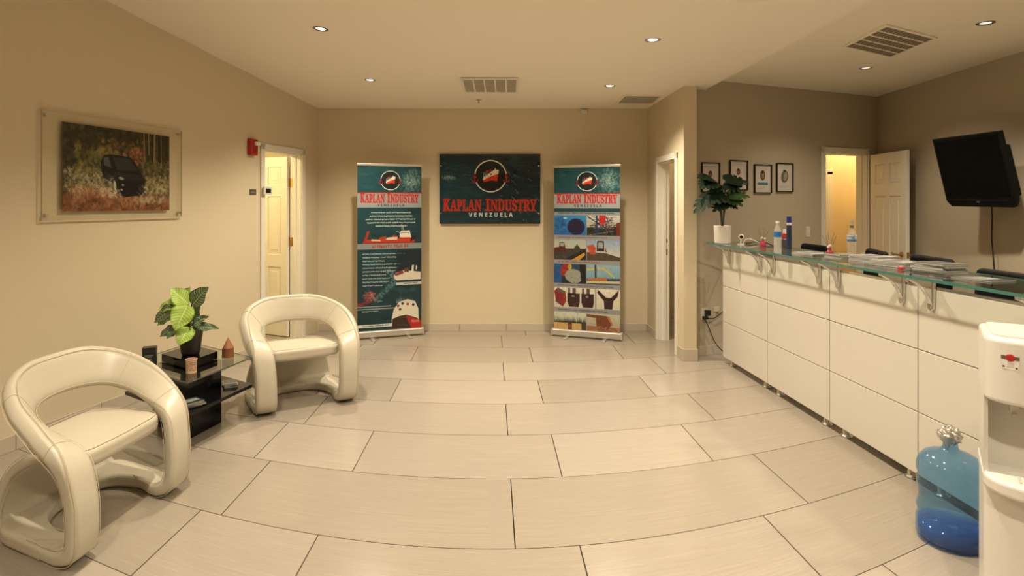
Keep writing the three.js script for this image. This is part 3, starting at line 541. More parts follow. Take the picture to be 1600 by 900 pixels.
// wall sign
{
  const a = at(687, 241, BACK), b = at(844, 349.5, BACK), W = b.x - a.x, H = a.y - b.y;
  const cv = canvas(1024, Math.round(1024 * H / W), (c, w, h) => {
    sea(c, 0, 0, w, h, '#173a48', '#10282f', 1.6);
    for (let i = 0; i < 40; i++) { c.fillStyle = `rgba(8,14,20,${rr(0.05, 0.2)})`; c.beginPath(); c.ellipse(w * rnd(), h * rr(-0.05, 0.14), rr(40, 160), rr(10, 40), rr(-0.2, 0.2), 0, 7); c.fill(); }
    for (let i = 0; i < 26; i++) { c.strokeStyle = `rgba(120,150,150,${rr(0.1, 0.3)})`; c.lineWidth = rr(1, 3); const X = w * rr(0, 0.3), Y = h * rr(0.2, 0.4); c.beginPath(); c.moveTo(X, Y); c.quadraticCurveTo(X + 60, Y - rr(0, 20), X + rr(60, 140), Y - rr(5, 40)); c.stroke(); }
    for (let i = 0; i < 60; i++) { c.fillStyle = `rgba(22,84,100,${rr(0.03, 0.12)})`; c.beginPath(); c.ellipse(w * rr(0, 0.5), h * rr(0.35, 0.75), rr(20, 120), rr(10, 50), rr(-0.4, 0.4), 0, 7); c.fill(); }
    for (let i = 0; i < 50; i++) { c.fillStyle = `rgba(8,12,18,${rr(0.05, 0.2)})`; c.beginPath(); c.ellipse(w * rr(0.55, 1), h * rr(0, 0.8), rr(20, 120), rr(10, 40), rr(-0.4, 0.8), 0, 7); c.fill(); }
    foamPatch(c, w * 0.09, h * 0.335, w * 0.08, h * 0.045, 220, 0.6); foamPatch(c, w * 0.25, h * 0.27, w * 0.12, h * 0.08, 60, 0.08);
    for (let i = 0; i < 40; i++) { c.strokeStyle = `rgba(200,215,210,${rr(0.3, 0.75)})`; c.lineWidth = rr(1.5, 4); const X = w * rr(0.55, 1), Y = h * rr(0.2, 1), L = rr(10, 60); c.beginPath(); c.moveTo(X, Y); c.quadraticCurveTo(X + L * 0.4, Y + L * 0.2, X + L * rr(0.3, 1), Y + L * rr(0.2, 1)); c.stroke(); }
    logo(c, w * 0.507, h * 0.315, w * 0.157);
    companyName(c, w * 0.03, h * 0.815, w * 0.935, h * 0.165, '#b8301f');
    heading(c, 'V E N E Z U E L A', w * 0.288, h * 0.905, w * 0.44, h * 0.06, '#c9d2d6', 'sans-serif', 0.0, 1.35);
  });
  const g = thing('wall_sign', 'dark blue company sign with ship emblem on the back wall', 'sign', [(a.x + b.x) / 2, (a.y + b.y) / 2, -BACK]);
  obj('sign_board', rbox(W, H, 0.012, 0.005, 0, 0, 0.03), M.black, g);
  obj('sign_print', new THREE.PlaneGeometry(W - 0.012, H - 0.012).translate(0, 0, 0.0367), phys(0xffffff, 0.15, { map: tex(cv) }), g);
  for (const [x, y] of [[-1, 0.33], [1, 0.33], [-1, -0.35], [1, -0.35]]) obj('standoff_bolt', cyl(0.009, 0.009, 0.045, 0, 0, 0, 16).rotateX(Math.PI / 2).translate(x * (W / 2 - 0.02), y * H, 0.0225), M.chrome, g);
}
// acrylic picture on the left wall
{
  const a = leftAt(60, 170), b = leftAt(280, 340), y1 = 2.156, y0 = 1.428, uc = (a.u + b.u) / 2, W = a.u - b.u, H = y1 - y0;
  const dir = V(-0.246, 0, 1).normalize(), p = V(...leftPivot).addScaledVector(dir, uc);
  const g = thing('acrylic_picture', 'clear acrylic panel with a photo of a black car splashing through mud', 'picture', [p.x, (y0 + y1) / 2, p.z], leftAng + Math.PI / 2);
  const pa = leftAt(92, 189), pb = leftAt(260, 329), pw = pa.u - pb.u, ph = 0.605, px = -((pa.u + pb.u) / 2 - uc), py = 1.788 - (y0 + y1) / 2;
  obj('acrylic_panel', rbox(W, H, 0.008, 0.003, 0, 0, 0.024, 1), M.acrylic, g);
  obj('panel_rim', [box(W, 0.006, 0.009, 0, H / 2 - 0.002, 0.024), box(W, 0.006, 0.009, 0, -H / 2 + 0.002, 0.024), box(0.005, H, 0.009, W / 2 - 0.002, 0, 0.024), box(0.005, H, 0.009, -W / 2 + 0.002, 0, 0.024)], std(lin(0.50, 0.42, 0.29), 0.3), g);
  for (const x of [-1, 1]) for (const y of [-1, 1]) obj('standoff_bolt', cyl(0.011, 0.011, 0.034, 0, 0, 0, 16).rotateX(Math.PI / 2).translate(x * (W / 2 - 0.03), y * (H / 2 - 0.035), 0.017), M.steel, g);
  const cv = canvas(1024, Math.round(1024 * ph / pw), (c, w, h) => {
    const blob = (n, x0, x1, y0, y1, cols, smin, smax, al = 0.5) => { for (let i = 0; i < n; i++) { c.globalAlpha = rr(al * 0.4, al); c.fillStyle = cols[(rnd() * cols.length) | 0]; c.beginPath(); c.ellipse(w * rr(x0, x1), h * rr(y0, y1), rr(smin, smax), rr(smin, smax) * 0.6, rnd() * 3, 0, 7); c.fill(); } c.globalAlpha = 1; };
    const blades = (n, x0, x1, y0, y1, cols, L, al = 0.6) => { for (let i = 0; i < n; i++) { c.globalAlpha = rr(al * 0.3, al); c.strokeStyle = cols[(rnd() * cols.length) | 0]; c.lineWidth = rr(1, 3); const X = w * rr(x0, x1), Y = h * rr(y0, y1); c.beginPath(); c.moveTo(X, Y); c.quadraticCurveTo(X + rr(-L, L) * 0.3, Y - L * 0.5, X + rr(-L, L) * 0.8, Y - L * rr(0.3, 1)); c.stroke(); } c.globalAlpha = 1; };
    const P = (pts, f) => { c.fillStyle = f; c.beginPath(); pts.forEach((p, i) => (i ? c.lineTo(p[0] * w, p[1] * h) : c.moveTo(p[0] * w, p[1] * h))); c.closePath(); c.fill(); };
    c.fillStyle = '#2c2817'; c.fillRect(0, 0, w, h);
    blob(700, 0, 1, 0, 0.5, ['#17160e', '#3c3a1c', '#4d4a26', '#211d12', '#5a5530'], 6, 36);
    blades(500, 0, 1, 0, 0.6, ['#15130c', '#6a6638', '#4a4a22', '#2c2a16'], 60);
    for (let i = 0; i < 14; i++) { c.strokeStyle = ['#2a2218', '#8a7a5e', '#17130d'][i % 3]; c.lineWidth = rr(4, 14); const x = w * rr(0.72, 1); c.beginPath(); c.moveTo(x, 0); c.lineTo(x + rr(-10, 10), h * rr(0.25, 0.5)); c.stroke(); }
    blob(260, 0.1, 0.5, 0.22, 0.6, ['#7a7634', '#8d8440', '#5c5a26', '#96884a'], 8, 34, 0.45);
    blob(90, 0.3, 0.72, 0.12, 0.36, ['#8a5a3a', '#a07a52', '#6f4630', '#b09070'], 8, 26, 0.6); blob(60, 0.58, 0.72, 0.2, 0.42, ['#9a5a34', '#a8744a', '#6f3c24'], 8, 30, 0.6);
    blob(200, 0.7, 1, 0.35, 0.7, ['#6d6638', '#4a4626', '#8a7f52', '#2a2616'], 8, 30, 0.5); blades(400, 0.7, 1, 0.4, 0.8, ['#a09566', '#6d6638', '#2b2717'], 70);
    blob(500, 0, 0.45, 0.5, 0.78, ['#b0a27e', '#8a7f5e', '#c9bc9a', '#5c5438'], 5, 26, 0.4); blob(260, 0.74, 1, 0.55, 0.86, ['#a8996f', '#8b8058', '#c4b48a'], 6, 26, 0.4);
    c.fillStyle = '#6f452a'; c.fillRect(0, h * 0.82, w, h * 0.18); P([[0, 0.9], [0.1, 0.7], [0.25, 0.74], [0.5, 0.82], [0.75, 0.85], [1, 0.86], [1, 1], [0, 1]], '#7d4e30');
    blob(500, 0, 1, 0.78, 1, ['#8f5e3c', '#5c3820', '#a0785a', '#44291a', '#7d4e30'], 6, 34, 0.6); blob(120, 0.08, 0.45, 0.7, 0.85, ['#9a6440', '#7a4a2c', '#b08a66'], 6, 30, 0.6);
    // black car, three quarter front view
    P([[0.31, 0.42], [0.34, 0.33], [0.4, 0.315], [0.57, 0.325], [0.62, 0.36], [0.68, 0.5], [0.73, 0.6], [0.74, 0.7], [0.7, 0.8], [0.55, 0.83], [0.47, 0.79], [0.42, 0.66], [0.33, 0.6]], '#100f0e');
    P([[0.42, 0.345], [0.57, 0.345], [0.66, 0.5], [0.46, 0.5]], '#2b2d2d'); P([[0.34, 0.36], [0.38, 0.345], [0.41, 0.48], [0.34, 0.45]], '#454f57'); P([[0.46, 0.53], [0.69, 0.55], [0.73, 0.62], [0.5, 0.62]], '#242423');
    c.strokeStyle = '#2f2e2b'; c.lineWidth = 3; for (let i = 0; i < 8; i++) { c.beginPath(); c.moveTo(w * (0.56 + i * 0.018), h * 0.625); c.lineTo(w * (0.565 + i * 0.018), h * 0.655); c.stroke(); }
    c.fillStyle = '#8c8b84'; for (const [x, y, a2, b2] of [[0.5, 0.6, 0.026, 0.018], [0.515, 0.68, 0.012, 0.014], [0.505, 0.74, 0.01, 0.014], [0.73, 0.7, 0.008, 0.016], [0.735, 0.76, 0.008, 0.014]]) { c.beginPath(); c.ellipse(w * x, h * y, w * a2, h * b2, 0.2, 0, 7); c.fill(); }
    c.fillStyle = '#b5b3a8'; c.beginPath(); c.ellipse(w * 0.44, h * 0.69, w * 0.012, h * 0.06, -0.1, 0, 7); c.fill();
    blades(420, 0.05, 0.44, 0.62, 0.84, ['#cfc4a4', '#a89c7a', '#e2dac2'], 70, 0.5); blob(120, 0.32, 0.5, 0.72, 0.84, ['#d2c9b0', '#b5aa8c'], 4, 16, 0.5); blades(260, 0.68, 0.98, 0.7, 0.88, ['#c4b892', '#9a8d66', '#e0d6ba'], 70, 0.5);
    blob(60, 0.62, 0.95, 0.83, 0.9, ['#b9ae92', '#9d9176'], 6, 30, 0.5); blades(90, 0.5, 0.72, 0.9, 1, ['#c99a62', '#b07a44'], 70, 0.6);
  });
  obj('photo_print', new THREE.PlaneGeometry(pw, ph).translate(px, py, 0.0288), std(0xffffff, 0.3, 0, { map: tex(cv) }), g);
}
// small things on the left wall
function onLeft(name, label, cat, px, py) { const q = leftAt(px, py); return thing(name, label, cat, [q.p.x, q.y, q.p.z], leftAng + Math.PI / 2); }
{
  let g = onLeft('fire_alarm', 'red fire alarm box with a clear strobe beside the left door', 'fire alarm', 391.5, 230);
  obj('alarm_body', rbox(0.115, 0.165, 0.05, 0.012, 0, 0, 0.025), M.red, g);
  obj('strobe', rbox(0.075, 0.04, 0.03, 0.01, 0.025, 0.035, 0.062), phys(lin(0.75, 0.72, 0.68), 0.2, {}), g);
  obj('grille', [0, 1, 2, 3].map((i) => box(0.07, 0.005, 0.004, 0, -0.02 - i * 0.012, 0.051)), std(lin(0.2, 0.01, 0.01), 0.5), g);
  g = onLeft('door_plate', 'small grey room plate on the wall left of the left door', 'sign', 394.5, 300);
  obj('plate', rbox(0.105, 0.055, 0.008, 0.003, 0, 0, 0.004), std(lin(0.10, 0.085, 0.07), 0.4), g);
  obj('plate_lettering', [-0.028, -0.006, 0.018].map((x, i) => box(0.016, 0.014, 0.002, x, 0, 0.0085)), std(lin(0.25, 0.22, 0.17), 0.5), g);
  g = onLeft('keypad', 'white framed keypad with dark display on the edge of the left door', 'keypad', 409, 298); g.position.x += 0.03;
  obj('keypad_body', rbox(0.13, 0.085, 0.022, 0.006, 0.03, 0, 0.012), M.plastic, g); obj('display', box(0.085, 0.045, 0.003, 0.03, 0, 0.0245), M.black, g);
}

// ---------------------------------------------------------------- armchairs
function catmull(pts, t) {
  const n = pts.length - 1, f = Math.min(n - 1e-6, Math.max(0, t * n)), i = Math.floor(f), u = f - i, g = (k) => pts[Math.max(0, Math.min(n, k))];
  return [0, 1, 2].map((k) => { const a = g(i - 1)[k], b = g(i)[k], c = g(i + 1)[k], d = g(i + 2)[k]; return 0.5 * (2 * b + (c - a) * u + (2 * a - 5 * b + 4 * c - d) * u * u + (3 * b - a - 3 * c + d) * u * u * u); });
}
function band(O, I, T, n = 90, m = 24, power = 3.2, uvs = 4) {     // padded strip between two edge lines; T: thickness along it
  const pos = [], uv = [], idx = [], info = [], P = (q) => V(...q);
  for (let i = 0; i <= n; i++) {
    const t = i / n, o = P(catmull(O, t)), q = P(catmull(I, t)), c = o.clone().add(q).multiplyScalar(0.5), e = 0.004;
    const tp = (s) => P(catmull(O, s)).add(P(catmull(I, s))).multiplyScalar(0.5);
    const tan = tp(Math.min(1, t + e)).sub(tp(Math.max(0, t - e))).normalize(), w = o.clone().sub(q), hw = w.length() / 2; w.normalize();
    const nn = tan.clone().cross(w).normalize(); w.copy(nn.clone().cross(tan).normalize());
    const h = catmull(T.map((x) => [x, 0, 0]), t)[0] / 2; info.push({ c, w, nn, hw, h, tan });
    let k = 1; const endT = Math.min(i, n - i); if (endT < 3) k = [0.55, 0.85, 0.97][endT];
    for (let j = 0; j <= m; j++) {
      const a = j / m * Math.PI * 2, ca = Math.cos(a), sa = Math.sin(a), x = Math.sign(ca) * Math.abs(ca) ** (2 / power), y = Math.sign(sa) * Math.abs(sa) ** (2 / power);
      const v = c.clone().addScaledVector(w, x * hw * (k * 0.3 + 0.7)).addScaledVector(nn, y * h * k); pos.push(v.x, v.y, v.z); uv.push(j / m * uvs, t * uvs * 3);
    }
  }
  for (let i = 0; i < n; i++) for (let j = 0; j < m; j++) { const a = i * (m + 1) + j, b = a + m + 1; idx.push(a, b, a + 1, a + 1, b, b + 1); }
  for (const e of [0, n]) { const c0 = pos.length / 3, c = info[e].c; pos.push(c.x, c.y, c.z); uv.push(0, 0); for (let j = 0; j < m; j++) { const a = e * (m + 1) + j; e ? idx.push(a, c0, a + 1) : idx.push(a, a + 1, c0); } }
  let g = new THREE.BufferGeometry(); g.setAttribute('position', new THREE.Float32BufferAttribute(pos, 3)); g.setAttribute('uv', new THREE.Float32BufferAttribute(uv, 2)); g.setIndex(idx); g.computeVertexNormals();
  // smooth across the seam of the ring
  const N = g.attributes.normal; for (let i = 0; i <= n; i++) { const a = i * (m + 1), b = a + m; const s = V(N.getX(a) + N.getX(b), N.getY(a) + N.getY(b), N.getZ(a) + N.getZ(b)).normalize(); N.setXYZ(a, s.x, s.y, s.z); N.setXYZ(b, s.x, s.y, s.z); }
  return { g, info };
}
function makeArmchair(label, skew = 0) {
  const t = thing('armchair', label, 'armchair', [0, 0, 0], 0);
  const R = [  // outer edge, inner edge, from the floor under the arm up the front leg and over to the middle of the back
    [[0.375, 0.037, -0.06], [0.245, 0.037, -0.06], 0.07], [[0.375, 0.037, 0.10], [0.24, 0.037, 0.10], 0.07], [[0.375, 0.04, 0.225], [0.22, 0.04, 0.225], 0.075], [[0.375, 0.085, 0.315], [0.225, 0.085, 0.315], 0.08],
    [[0.38, 0.20, 0.335], [0.23, 0.20, 0.335], 0.08], [[0.385, 0.33, 0.325], [0.235, 0.33, 0.322], 0.085], [[0.40, 0.47, 0.27], [0.25, 0.42, 0.285], 0.09], [[0.412, 0.575, 0.12], [0.285, 0.465, 0.17], 0.09],
    [[0.398, 0.665, -0.06], [0.30, 0.51, 0.0], 0.085], [[0.318, 0.73, -0.22], [0.25, 0.545, -0.16], 0.08], [[0.18, 0.768, -0.32], [0.14, 0.56, -0.255], 0.08]];
  const mid = [[0, 0.772, -0.35], [0, 0.565, -0.285], 0.08];
  const mir = (p) => [-p[0], p[1], p[2]];
  const O = [...R.map((r) => r[0]), mid[0], ...[...R].reverse().map((r) => mir(r[0]))], I = [...R.map((r) => r[1]), mid[1], ...[...R].reverse().map((r) => mir(r[1]))], T = [...R.map((r) => r[2]), mid[2], ...[...R].reverse().map((r) => r[2])];
  const b = band(O, I, T, 150, 28, 3.4);
  obj('backrest', b.g, M.leather, t);
  const seamLine = (info, s, f, out, lo = 0.02, hi = 0.98) => { const n = info.length - 1, pts = []; for (let i = Math.round(lo * n); i <= Math.round(hi * n); i += 2) { const q = info[i]; pts.push(q.c.clone().addScaledVector(q.w, s * q.hw * f).addScaledVector(q.nn, out * q.h * 1.0)); } return tube(pts, 0.0015, pts.length * 2, 5); };
  const back = t.children[0];
  obj('seam', [1, -1].flatMap((o) => [seamLine(b.info, 1, 0.86, o * 0.985), seamLine(b.info, 1, 0.80, o * 0.99), seamLine(b.info, -1, 0.86, o * 0.985)]), M.seam, back);
  // cross seams where the covers meet
  for (const f of [0.30, 0.385, 0.615, 0.70]) { const q = b.info[Math.round(f * 150)], pts = []; for (let j = 0; j <= 30; j++) { const a = j / 30 * Math.PI * 2, ca = Math.cos(a), sa = Math.sin(a); pts.push(q.c.clone().addScaledVector(q.w, Math.sign(ca) * Math.abs(ca) ** (2 / 3.4) * (q.hw + 0.001)).addScaledVector(q.nn, Math.sign(sa) * Math.abs(sa) ** (2 / 3.4) * (q.h + 0.0005))); } obj('seam', tube(pts, 0.002, 90, 5), M.seam, back); }
  // base: a padded horseshoe on the floor, open to the front
  const s = new THREE.Shape(); s.moveTo(0.375, 0.12); s.lineTo(0.375, -0.14); s.bezierCurveTo(0.375, -0.27, 0.28, -0.315, 0.16, -0.315); s.lineTo(-0.16, -0.315); s.bezierCurveTo(-0.28, -0.315, -0.375, -0.27, -0.375, -0.14); s.lineTo(-0.375, 0.12);
  s.lineTo(-0.25, 0.14); s.bezierCurveTo(-0.24, -0.08, -0.17, -0.17, 0, -0.17); s.bezierCurveTo(0.17, -0.17, 0.24, -0.1, 0.25, 0.14); s.closePath();
  obj('base', slab(s, 0.002, 0.07, 0.022, 4, 20), M.leather, t);
  // pedestal: the sheet that rises from the rear of the base and curls forward under the seat
  const C = [[0.35, 0.045, -0.16], [0.352, 0.042, -0.245], [0.345, 0.085, -0.30], [0.325, 0.175, -0.31], [0.30, 0.265, -0.275], [0.275, 0.33, -0.19], [0.25, 0.363, -0.08], [0.235, 0.375, 0.06]];
  const p = band(C, C.map(mir), [0.05, 0.06, 0.065, 0.07, 0.07, 0.07, 0.06, 0.05], 60, 28, 4);
  const ped = obj('pedestal', p.g, M.leather, t); obj('seam', [seamLine(p.info, 1, 0.94, 0.96), seamLine(p.info, -1, 0.94, 0.96), seamLine(p.info, 1, 0.94, -0.96), seamLine(p.info, -1, 0.94, -0.96)], M.seam, ped);
  // seat cushion
  const q = new THREE.Shape(); q.moveTo(-0.19, -0.26); q.quadraticCurveTo(0, -0.30, 0.19, -0.26); q.bezierCurveTo(0.245, -0.2, 0.25, -0.05, 0.262, 0.12); q.bezierCurveTo(0.27, 0.2, 0.262, 0.255, 0.2, 0.268); q.quadraticCurveTo(0, 0.292, -0.2, 0.268); q.bezierCurveTo(-0.262, 0.255, -0.27, 0.2, -0.262, 0.12); q.bezierCurveTo(-0.25, -0.05, -0.245, -0.2, -0.19, -0.26);
  const sg = slab(q, 0.355, 0.088, 0.03, 5, 24), sp = sg.attributes.position;
  for (let i = 0; i < sp.count; i++) { const z = sp.getZ(i), x = sp.getX(i); sp.setY(i, sp.getY(i) + 0.05 * z - 0.02 * (1 - (x / 0.27) ** 2) * (z < 0.2 ? 1 : Math.max(0, (0.28 - z) / 0.08)) * 0.4); }
  const seat = obj('seat', sg, M.leather, t);
  const loop = [], pq = q.getPoints(16); for (const k of [0.955]) { pq.forEach((v) => loop.push(V(v.x * k, 0.355 + 0.086 + 0.05 * v.y, v.y * k))); }
  obj('seam', tube(loop, 0.002, 160, 5), M.seam, seat);
  if (skew) t.traverse((m) => m.isMesh && m.geometry.applyMatrix4(new THREE.Matrix4().set(1.05, 0, skew, 0, 0, 0.975, 0, 0, 0, 0, 0.93, 0, 0, 0, 0, 1)));
  return t;
}
const chairA = makeArmchair('cream leather armchair nearest the viewer in front of the black table', -0.33);
chairA.position.set(-2.0, 0, -3.04); chairA.rotation.y = 83.6 * Math.PI / 180;
const chairB = makeArmchair('cream leather armchair beyond the black table beside the open left door');
chairB.position.set(-1.54, 0, -4.81); chairB.rotation.y = 31 * Math.PI / 180;

// ---------------------------------------------------------------- side table and what stands on it
const tabC = [-2.11, -4.235];
const tabQ = (k) => [[0.40, -0.085], [0.25, 0.535], [-0.40, 0.085], [-0.25, -0.535]].map(([x, z]) => [x * k, z * k]);
{
  const t = thing('side_table', 'square black side table with glass top and lower shelf between the armchairs', 'table', [tabC[0], 0, tabC[1]]);
  obj('column', [prism(tabQ(0.5), 0, 0.44)], M.blackGloss, t);
  obj('shelf', prism(tabQ(1.0), 0.235, 0.022), M.blackGloss, t);
  const top = obj('table_top', prism(tabQ(1.0), 0.44, 0.012), M.smokedGlass, t); top.userData.label = 'clear glass table top';
  const e = (i, j) => { const A = tabQ(1.0); return bar(V(A[i][0], 0.446, A[i][1]), V(A[j][0], 0.446, A[j][1]), 0.004, 0.004, 6); };
  obj('glass_rim', [e(0, 1), e(1, 2), e(2, 3), e(3, 0)], std(lin(0.05, 0.06, 0.05), 0.2), top);
  obj('plinth', prism(tabQ(0.44), 0.452, 0.05), M.blackGloss, t);
}
const GT = 0.4525;
function leafGeo(L, W, droop, fold, tip = 1.0) {           // leaf along +z, face up, base at origin
  const n = 10, m = 6, pos = [], uv = [], idx = [];
  for (let i = 0; i <= n; i++) for (let j = 0; j <= m; j++) {
    const t = i / n, s = j / m * 2 - 1, w = W / 2 * Math.pow(Math.sin(Math.PI * Math.pow(t, 0.72)), 0.8) * (t > 0.999 ? 0 : 1);
    pos.push(s * w, -droop * L * t * t + fold * Math.abs(s) * w + 0.006 * Math.sin(t * 14 + s * 3) * Math.abs(s), t * L); uv.push(j / m, t);
  }
  for (let i = 0; i < n; i++) for (let j = 0; j < m; j++) { const a = i * (m + 1) + j, b = a + m + 1; idx.push(a, b, a + 1, a + 1, b, b + 1); }
  const g = new THREE.BufferGeometry(); g.setAttribute('position', new THREE.Float32BufferAttribute(pos, 3)); g.setAttribute('uv', new THREE.Float32BufferAttribute(uv, 2)); g.setIndex(idx); g.computeVertexNormals(); return g;
}
function orient(mesh, base, tip, up) {                     // +z to the tip, +y as near to up as possible
  const z = tip.clone().sub(base).normalize(), x = up.clone().cross(z).normalize(), y = z.clone().cross(x); mesh.quaternion.setFromRotationMatrix(new THREE.Matrix4().makeBasis(x, y, z)); mesh.position.copy(base);
}
const veined = (bg, vein, edge) => tex(canvas(256, 512, (c, w, h) => {
  c.fillStyle = bg; c.fillRect(0, 0, w, h);
  for (let i = 0; i < 300; i++) { c.fillStyle = `rgba(0,20,0,${rr(0.02, 0.1)})`; c.fillRect(rnd() * w, rnd() * h, rr(4, 30), rr(2, 10)); }
  c.strokeStyle = vein; c.lineCap = 'round'; c.lineWidth = 9; c.beginPath(); c.moveTo(w / 2, h); c.lineTo(w / 2, 0); c.stroke();
  for (let i = 0; i < 9; i++) for (const s of [-1, 1]) { const y = h - 30 - i * 52; c.lineWidth = 8; c.beginPath(); c.moveTo(w / 2, y); c.quadraticCurveTo(w / 2 + s * 60, y - 20, w / 2 + s * 112, y - 85); c.stroke(); c.lineWidth = 3; c.beginPath(); c.moveTo(w / 2, y - 24); c.quadraticCurveTo(w / 2 + s * 60, y - 42, w / 2 + s * 105, y - 108); c.stroke(); }
  c.strokeStyle = edge; c.lineWidth = 10; c.strokeRect(0, 0, w, h);
}));
{
  const leafM = [std(0xffffff, 0.45, 0, { map: veined('#8fb52e', '#d5e2a0', '#6f9a26') }), std(0xffffff, 0.45, 0, { map: veined('#1d3d1c', '#b8c8a0', '#12280f') }), std(0xffffff, 0.45, 0, { map: veined('#5f8f2a', '#c2d694', '#3f6a1e') })];
  const pc = [tabC[0] + 0.035, tabC[1] + 0.06], pd = -pc[1];
  const t = thing('potted_plant', 'potted houseplant with striped green leaves in a black pot on the side table', 'plant', [pc[0], 0.502, pc[1]]);
  obj('pot', lathe([[0.0001, 0], [0.052, 0], [0.06, 0.02], [0.08, 0.165], [0.083, 0.172], [0.076, 0.172], [0.074, 0.15], [0.0001, 0.15]], 36), std(lin(0.02, 0.014, 0.011), 0.35), t);
  obj('soil', cyl(0.072, 0.072, 0.01, 0, 0.148, 0, 24), M.soil, t);
  const C3 = (x, y) => [210 + x * 0.3002, 430 + y * 0.3002], origin = V(pc[0], 0.502, pc[1]);
  // base pixel, tip pixel, depth offsets of base and tip, width, material, facing
  const L = [[282, 152, 190, 66, 0.02, -0.02, 0.13, 0], [298, 162, 372, 60, 0.0, -0.03, 0.135, 1], [280, 152, 208, 285, -0.06, -0.16, 0.155, 0], [215, 165, 90, 242, -0.01, -0.02, 0.11, 1], [225, 150, 113, 168, 0.0, 0.03, 0.10, 0], [292, 268, 226, 360, -0.05, -0.15, 0.125, 0],
    [298, 262, 377, 210, -0.04, -0.06, 0.075, 1], [312, 268, 432, 268, -0.03, -0.07, 0.065, 1], [218, 268, 124, 316, -0.03, -0.05, 0.07, 1], [225, 272, 164, 328, -0.05, -0.09, 0.06, 1], [296, 235, 334, 160, 0.03, 0.02, 0.085, 1], [205, 205, 105, 258, 0.02, 0.03, 0.07, 2], [272, 250, 225, 175, 0.04, 0.04, 0.09, 2], [268, 262, 300, 205, 0.05, 0.06, 0.09, 1], [260, 120, 285, 62, 0.05, 0.04, 0.07, 0], [240, 285, 300, 235, 0.0, 0.03, 0.09, 1]];
  for (const [bx, by, tx, ty, db, dt, w, k] of L) {
    const B = at(...C3(bx, by), pd + db).sub(origin), Tp = at(...C3(tx, ty), pd + dt).sub(origin), len = B.distanceTo(Tp);
    const lf = obj('leaf', leafGeo(len, w, 0.12, 0.18), leafM[k], t); orient(lf, B, Tp, V(0.25, 0.75, 0.9));
    const root = V(B.x * 0.12, 0.15, B.z * 0.12); obj('stem', tube([root, root.clone().lerp(B, 0.55).add(V(0, 0.02, 0)), B], 0.0028, 14, 6), std(lin(0.09, 0.13, 0.03), 0.6), t);
  }
  let g = thing('gift_box', 'small black printed carton on the left of the glass table top', 'box', [onY(234, 571, GT).x, GT, onY(234, 571, GT).z], 0.35);
  obj('carton', rbox(0.082, 0.095, 0.062, 0.003, 0, 0.0475, 0, 1), std(lin(0.012, 0.011, 0.014), 0.35), g);
  obj('carton_top', slab(polyShape([[-0.041, -0.031], [0.041, -0.031], [0.041, 0.031], [-0.041, 0.031]]), 0.095, 0.03).applyMatrix4(new THREE.Matrix4().makeShear(0, 0, 0, 0, 0, 0)), std(lin(0.02, 0.018, 0.022), 0.4), g);
  obj('carton_print', [new THREE.RingGeometry(0.011, 0.016, 24).translate(0.005, 0.035, 0.0316), box(0.05, 0.006, 0.001, 0, 0.072, 0.0313), box(0.03, 0.004, 0.001, 0, 0.062, 0.0313)], std(lin(0.22, 0.2, 0.2), 0.5), g);
  const cupT = tex(canvas(512, 256, (c, w, h) => { c.fillStyle = '#c9a98a'; c.fillRect(0, 0, w, h); for (let r = 0; r < 5; r++) squiggle(c, 6, 40 + r * 36, w - 20, 30, ['#8a3a34', '#5a4438', '#a85a48'][r % 3]); }), true);
  const cp = onY(299, 582, GT); g = thing('printed_cup', 'small printed pinkish cup with red candle at the front of the table', 'cup', [cp.x, GT, cp.z]);
  obj('cup', new THREE.CylinderGeometry(0.033, 0.031, 0.085, 32, 1, true).translate(0, 0.0425, 0), std(0xffffff, 0.5, 0, { map: cupT }), g);
  obj('cup_rim', [new THREE.TorusGeometry(0.033, 0.003, 8, 32).rotateX(Math.PI / 2).translate(0, 0.085, 0), cyl(0.031, 0.031, 0.004, 0, 0.002, 0)], std(lin(0.55, 0.38, 0.25), 0.5), g);
  obj('candle', cyl(0.03, 0.03, 0.07, 0, 0.039, 0), M.red, g);
  const wp = onY(353, 557.5, GT); g = thing('wooden_ornament', 'pointed brown wooden ornament on the right of the glass table top', 'ornament', [wp.x + 0.015, GT, wp.z], 0.3);
  obj('wooden_body', new THREE.CylinderGeometry(0.042, 0.044, 0.065, 6).translate(0, 0.0325, 0).toNonIndexed(), M.wood, g); obj('pointed_top', new THREE.ConeGeometry(0.041, 0.075, 6).translate(0, 0.1025, 0).toNonIndexed(), std(lin(0.26, 0.10, 0.035), 0.5), g);
}
const coverT = [0, 1, 2].map((k) => tex(canvas(256, 320, (c, w, h) => {
  c.fillStyle = ['#b9b6b0', '#77746e', '#33363c'][k]; c.fillRect(0, 0, w, h); c.fillStyle = ['#6d7480', '#40464e', '#a8a49a'][k]; c.fillRect(20, 70, w - 40, 150);
  for (let i = 0; i < 40; i++) { c.fillStyle = `rgba(${rr(40, 200)},${rr(40, 180)},${rr(40, 160)},0.35)`; c.fillRect(rr(20, w - 80), rr(70, 180), rr(10, 60), rr(6, 40)); }
  squiggle(c, 20, 20, w - 60, 26, k === 2 ? '#c9c4b8' : '#4a4038'); squiggle(c, 20, 250, w - 90, 14, '#777');
})));
const magCover = coverT.map((t) => std(0xffffff, 0.3, 0, { map: t })), magPage = std(lin(0.36, 0.35, 0.33), 0.7);
const magParts = new Map();
